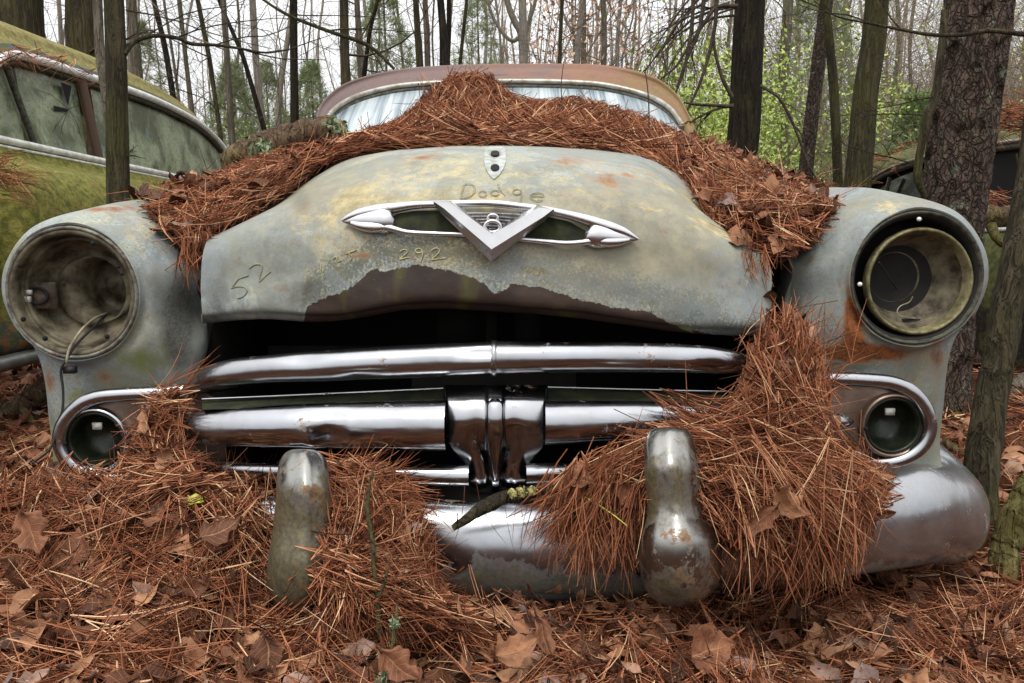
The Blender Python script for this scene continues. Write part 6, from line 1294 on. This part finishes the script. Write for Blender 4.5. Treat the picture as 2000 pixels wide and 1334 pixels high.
for ch in ys_['obj'].children:
    if ch.name.startswith('lichen'): ch.data.materials[0] = M['lichen_y']
stick([P(728, 925, 1.03), P(720, 960, 1.01), P(718, 1000, .98), P(727, 1060, .955), P(730, 1110, .935), P(738, 1180, .905), P(742, 1240, .885)], [.0022, .0028, .003, .003, .003, .003, .003], 'twig', 'upright thin green-brown twig in the straw between the guards', 'stick', 'bark_moss', 8)
stick([P(757, 1110, .91), P(748, 1150, .90), P(738, 1165, .895)], [.0018, .002, .002], 'twig', 'short side twig leaning on the upright twig', 'stick', 'bark_moss', 7)
stick([P(776, 1178, .87), P(772, 1220, .865), P(766, 1262, .86), P(755, 1300, .855), P(748, 1345, .85)], [.0018, .0026, .0028, .0042, .0042], 'twig', 'twig with pale green lichen low in the straw', 'stick', 'wood_old', 8, sub=[([P(752, 1310, .853), P(744, 1275, .855), P(740, 1265, .858)], .003)], lich=[(P(771, 1218, .858), .006), (P(755, 1290, .85), .006), (P(748, 1325, .845), .007), (P(744, 1280, .85), .004)])
stick([P(1115, 955, 1.06), P(1150, 975, 1.04), P(1190, 1000, 1.02), P(1225, 1027, 1.01)], [.0008, .001, .001, .0007], 'green_needle', 'fresh green pine needle across the brown ones beside the right guard', 'needle', 'leaf_lime', 5, rough=.02)
stick([P(-60, 850, 2.9), P(0, 815, 2.9), P(50, 785, 2.9), P(98, 752, 2.95), P(140, 730, 3.0)], [.040, .040, .036, .034, .03], 'fallen_branch', 'thick brown branch on the ground behind the left fender', 'branch', 'wood_old', 14, sub=[([P(45, 800, 2.85), P(70, 830, 2.75), P(110, 845, 2.7)], .014), ([P(0, 905, 2.3), P(40, 860, 2.4), P(95, 845, 2.5)], .007), ([P(20, 820, 2.85), P(35, 850, 2.7), P(40, 870, 2.6)], .008)])
stick([P(1938, 1162, 1.46), P(1950, 1120, 1.47), P(1965, 1060, 1.49), P(1985, 1000, 1.5), P(2020, 950, 1.52), P(2080, 925, 1.54)], [.022, .026, .027, .028, .03, .03], 'old_post', 'algae-green split piece of wood standing on the ground at the right edge', 'log', 'wood_green', 18, rough=.18)
stick([P(1915, 900, 2.9), P(1950, 925, 2.8), P(2010, 945, 2.7), P(2100, 960, 2.7)], [.035, .04, .045, .045], 'fallen_log', 'mossy log on the ground behind the leaning sapling', 'log', 'wood_green', 14)
stick([P(1968, 790, 3.4), P(1985, 765, 3.4), P(2020, 745, 3.4), P(2090, 730, 3.4)], [.035, .05, .055, .05], 'fallen_log', 'pale weathered branch stub at the right edge above the mossy log', 'log', 'bark_grey', 14)
stick([P(1842, 860, 2.3), P(1865, 880, 2.3), P(1900, 905, 2.35), P(1940, 925, 2.4)], [.010, .012, .012, .010], 'fallen_branch', 'thin grey branch on the ground right behind the bumper end', 'branch', 'wood_old', 10)
stick([P(1842, 805, 3.0), P(1870, 820, 2.9), P(1895, 840, 2.85)], [.02, .026, .02], 'fallen_branch', 'mossy branch piece between the fender and the leaning sapling', 'branch', 'wood_green', 10)
stick([P(1906, 424, 3.3), P(1940, 422, 3.3), P(1975, 423, 3.3), P(2060, 426, 3.3)], [.040, .042, .040, .04], 'fallen_log', 'brown log resting across the dark car window sill', 'log', 'wood_old', 16, sub=[([P(1935, 440, 3.25), P(1950, 470, 3.2), P(1975, 485, 3.2)], .022)])
stick([P(1372, 330, 1.80), P(1382, 338, 1.74), P(1392, 346, 1.70)], [.012, .014, .013], 'twig', 'stubby hollow stick end poking from the right needle slope', 'stick', 'wood_old', 12)
stick([P(1985, 300, 2.2), P(1990, 360, 2.2), P(1976, 420, 2.2), P(1960, 470, 2.25)], [.003, .003, .003, .002], 'twig', 'thin bare shoot in front of the dark car window', 'stick', 'bark_moss', 6)
stick([P(1268, 275, 2.1), P(1267, 200, 2.1), P(1262, 150, 2.1), P(1259, 128, 2.1)], [.0018, .0018, .0015, .001], 'twig', 'hair-thin upright twig in front of the rusty roof', 'stick', 'twig', 5)
stick([P(1098, 275, 2.1), P(1100, 230, 2.1), P(1096, 170, 2.12), P(1101, 120, 2.12)], [.0018, .0016, .0014, .001], 'twig', 'hair-thin upright twig left of its twin before the roof', 'stick', 'twig', 5)
stick([P(1330, 700, 1.16), P(1312, 640, 1.17)], [.0006, .0004], 'pine_needle', 'single dry pine needle', 'needle', 'needle', 4) if False else None
for px, py, L, a, lb in ((1455, 660, .10, -1.15, 'long'), ): pass
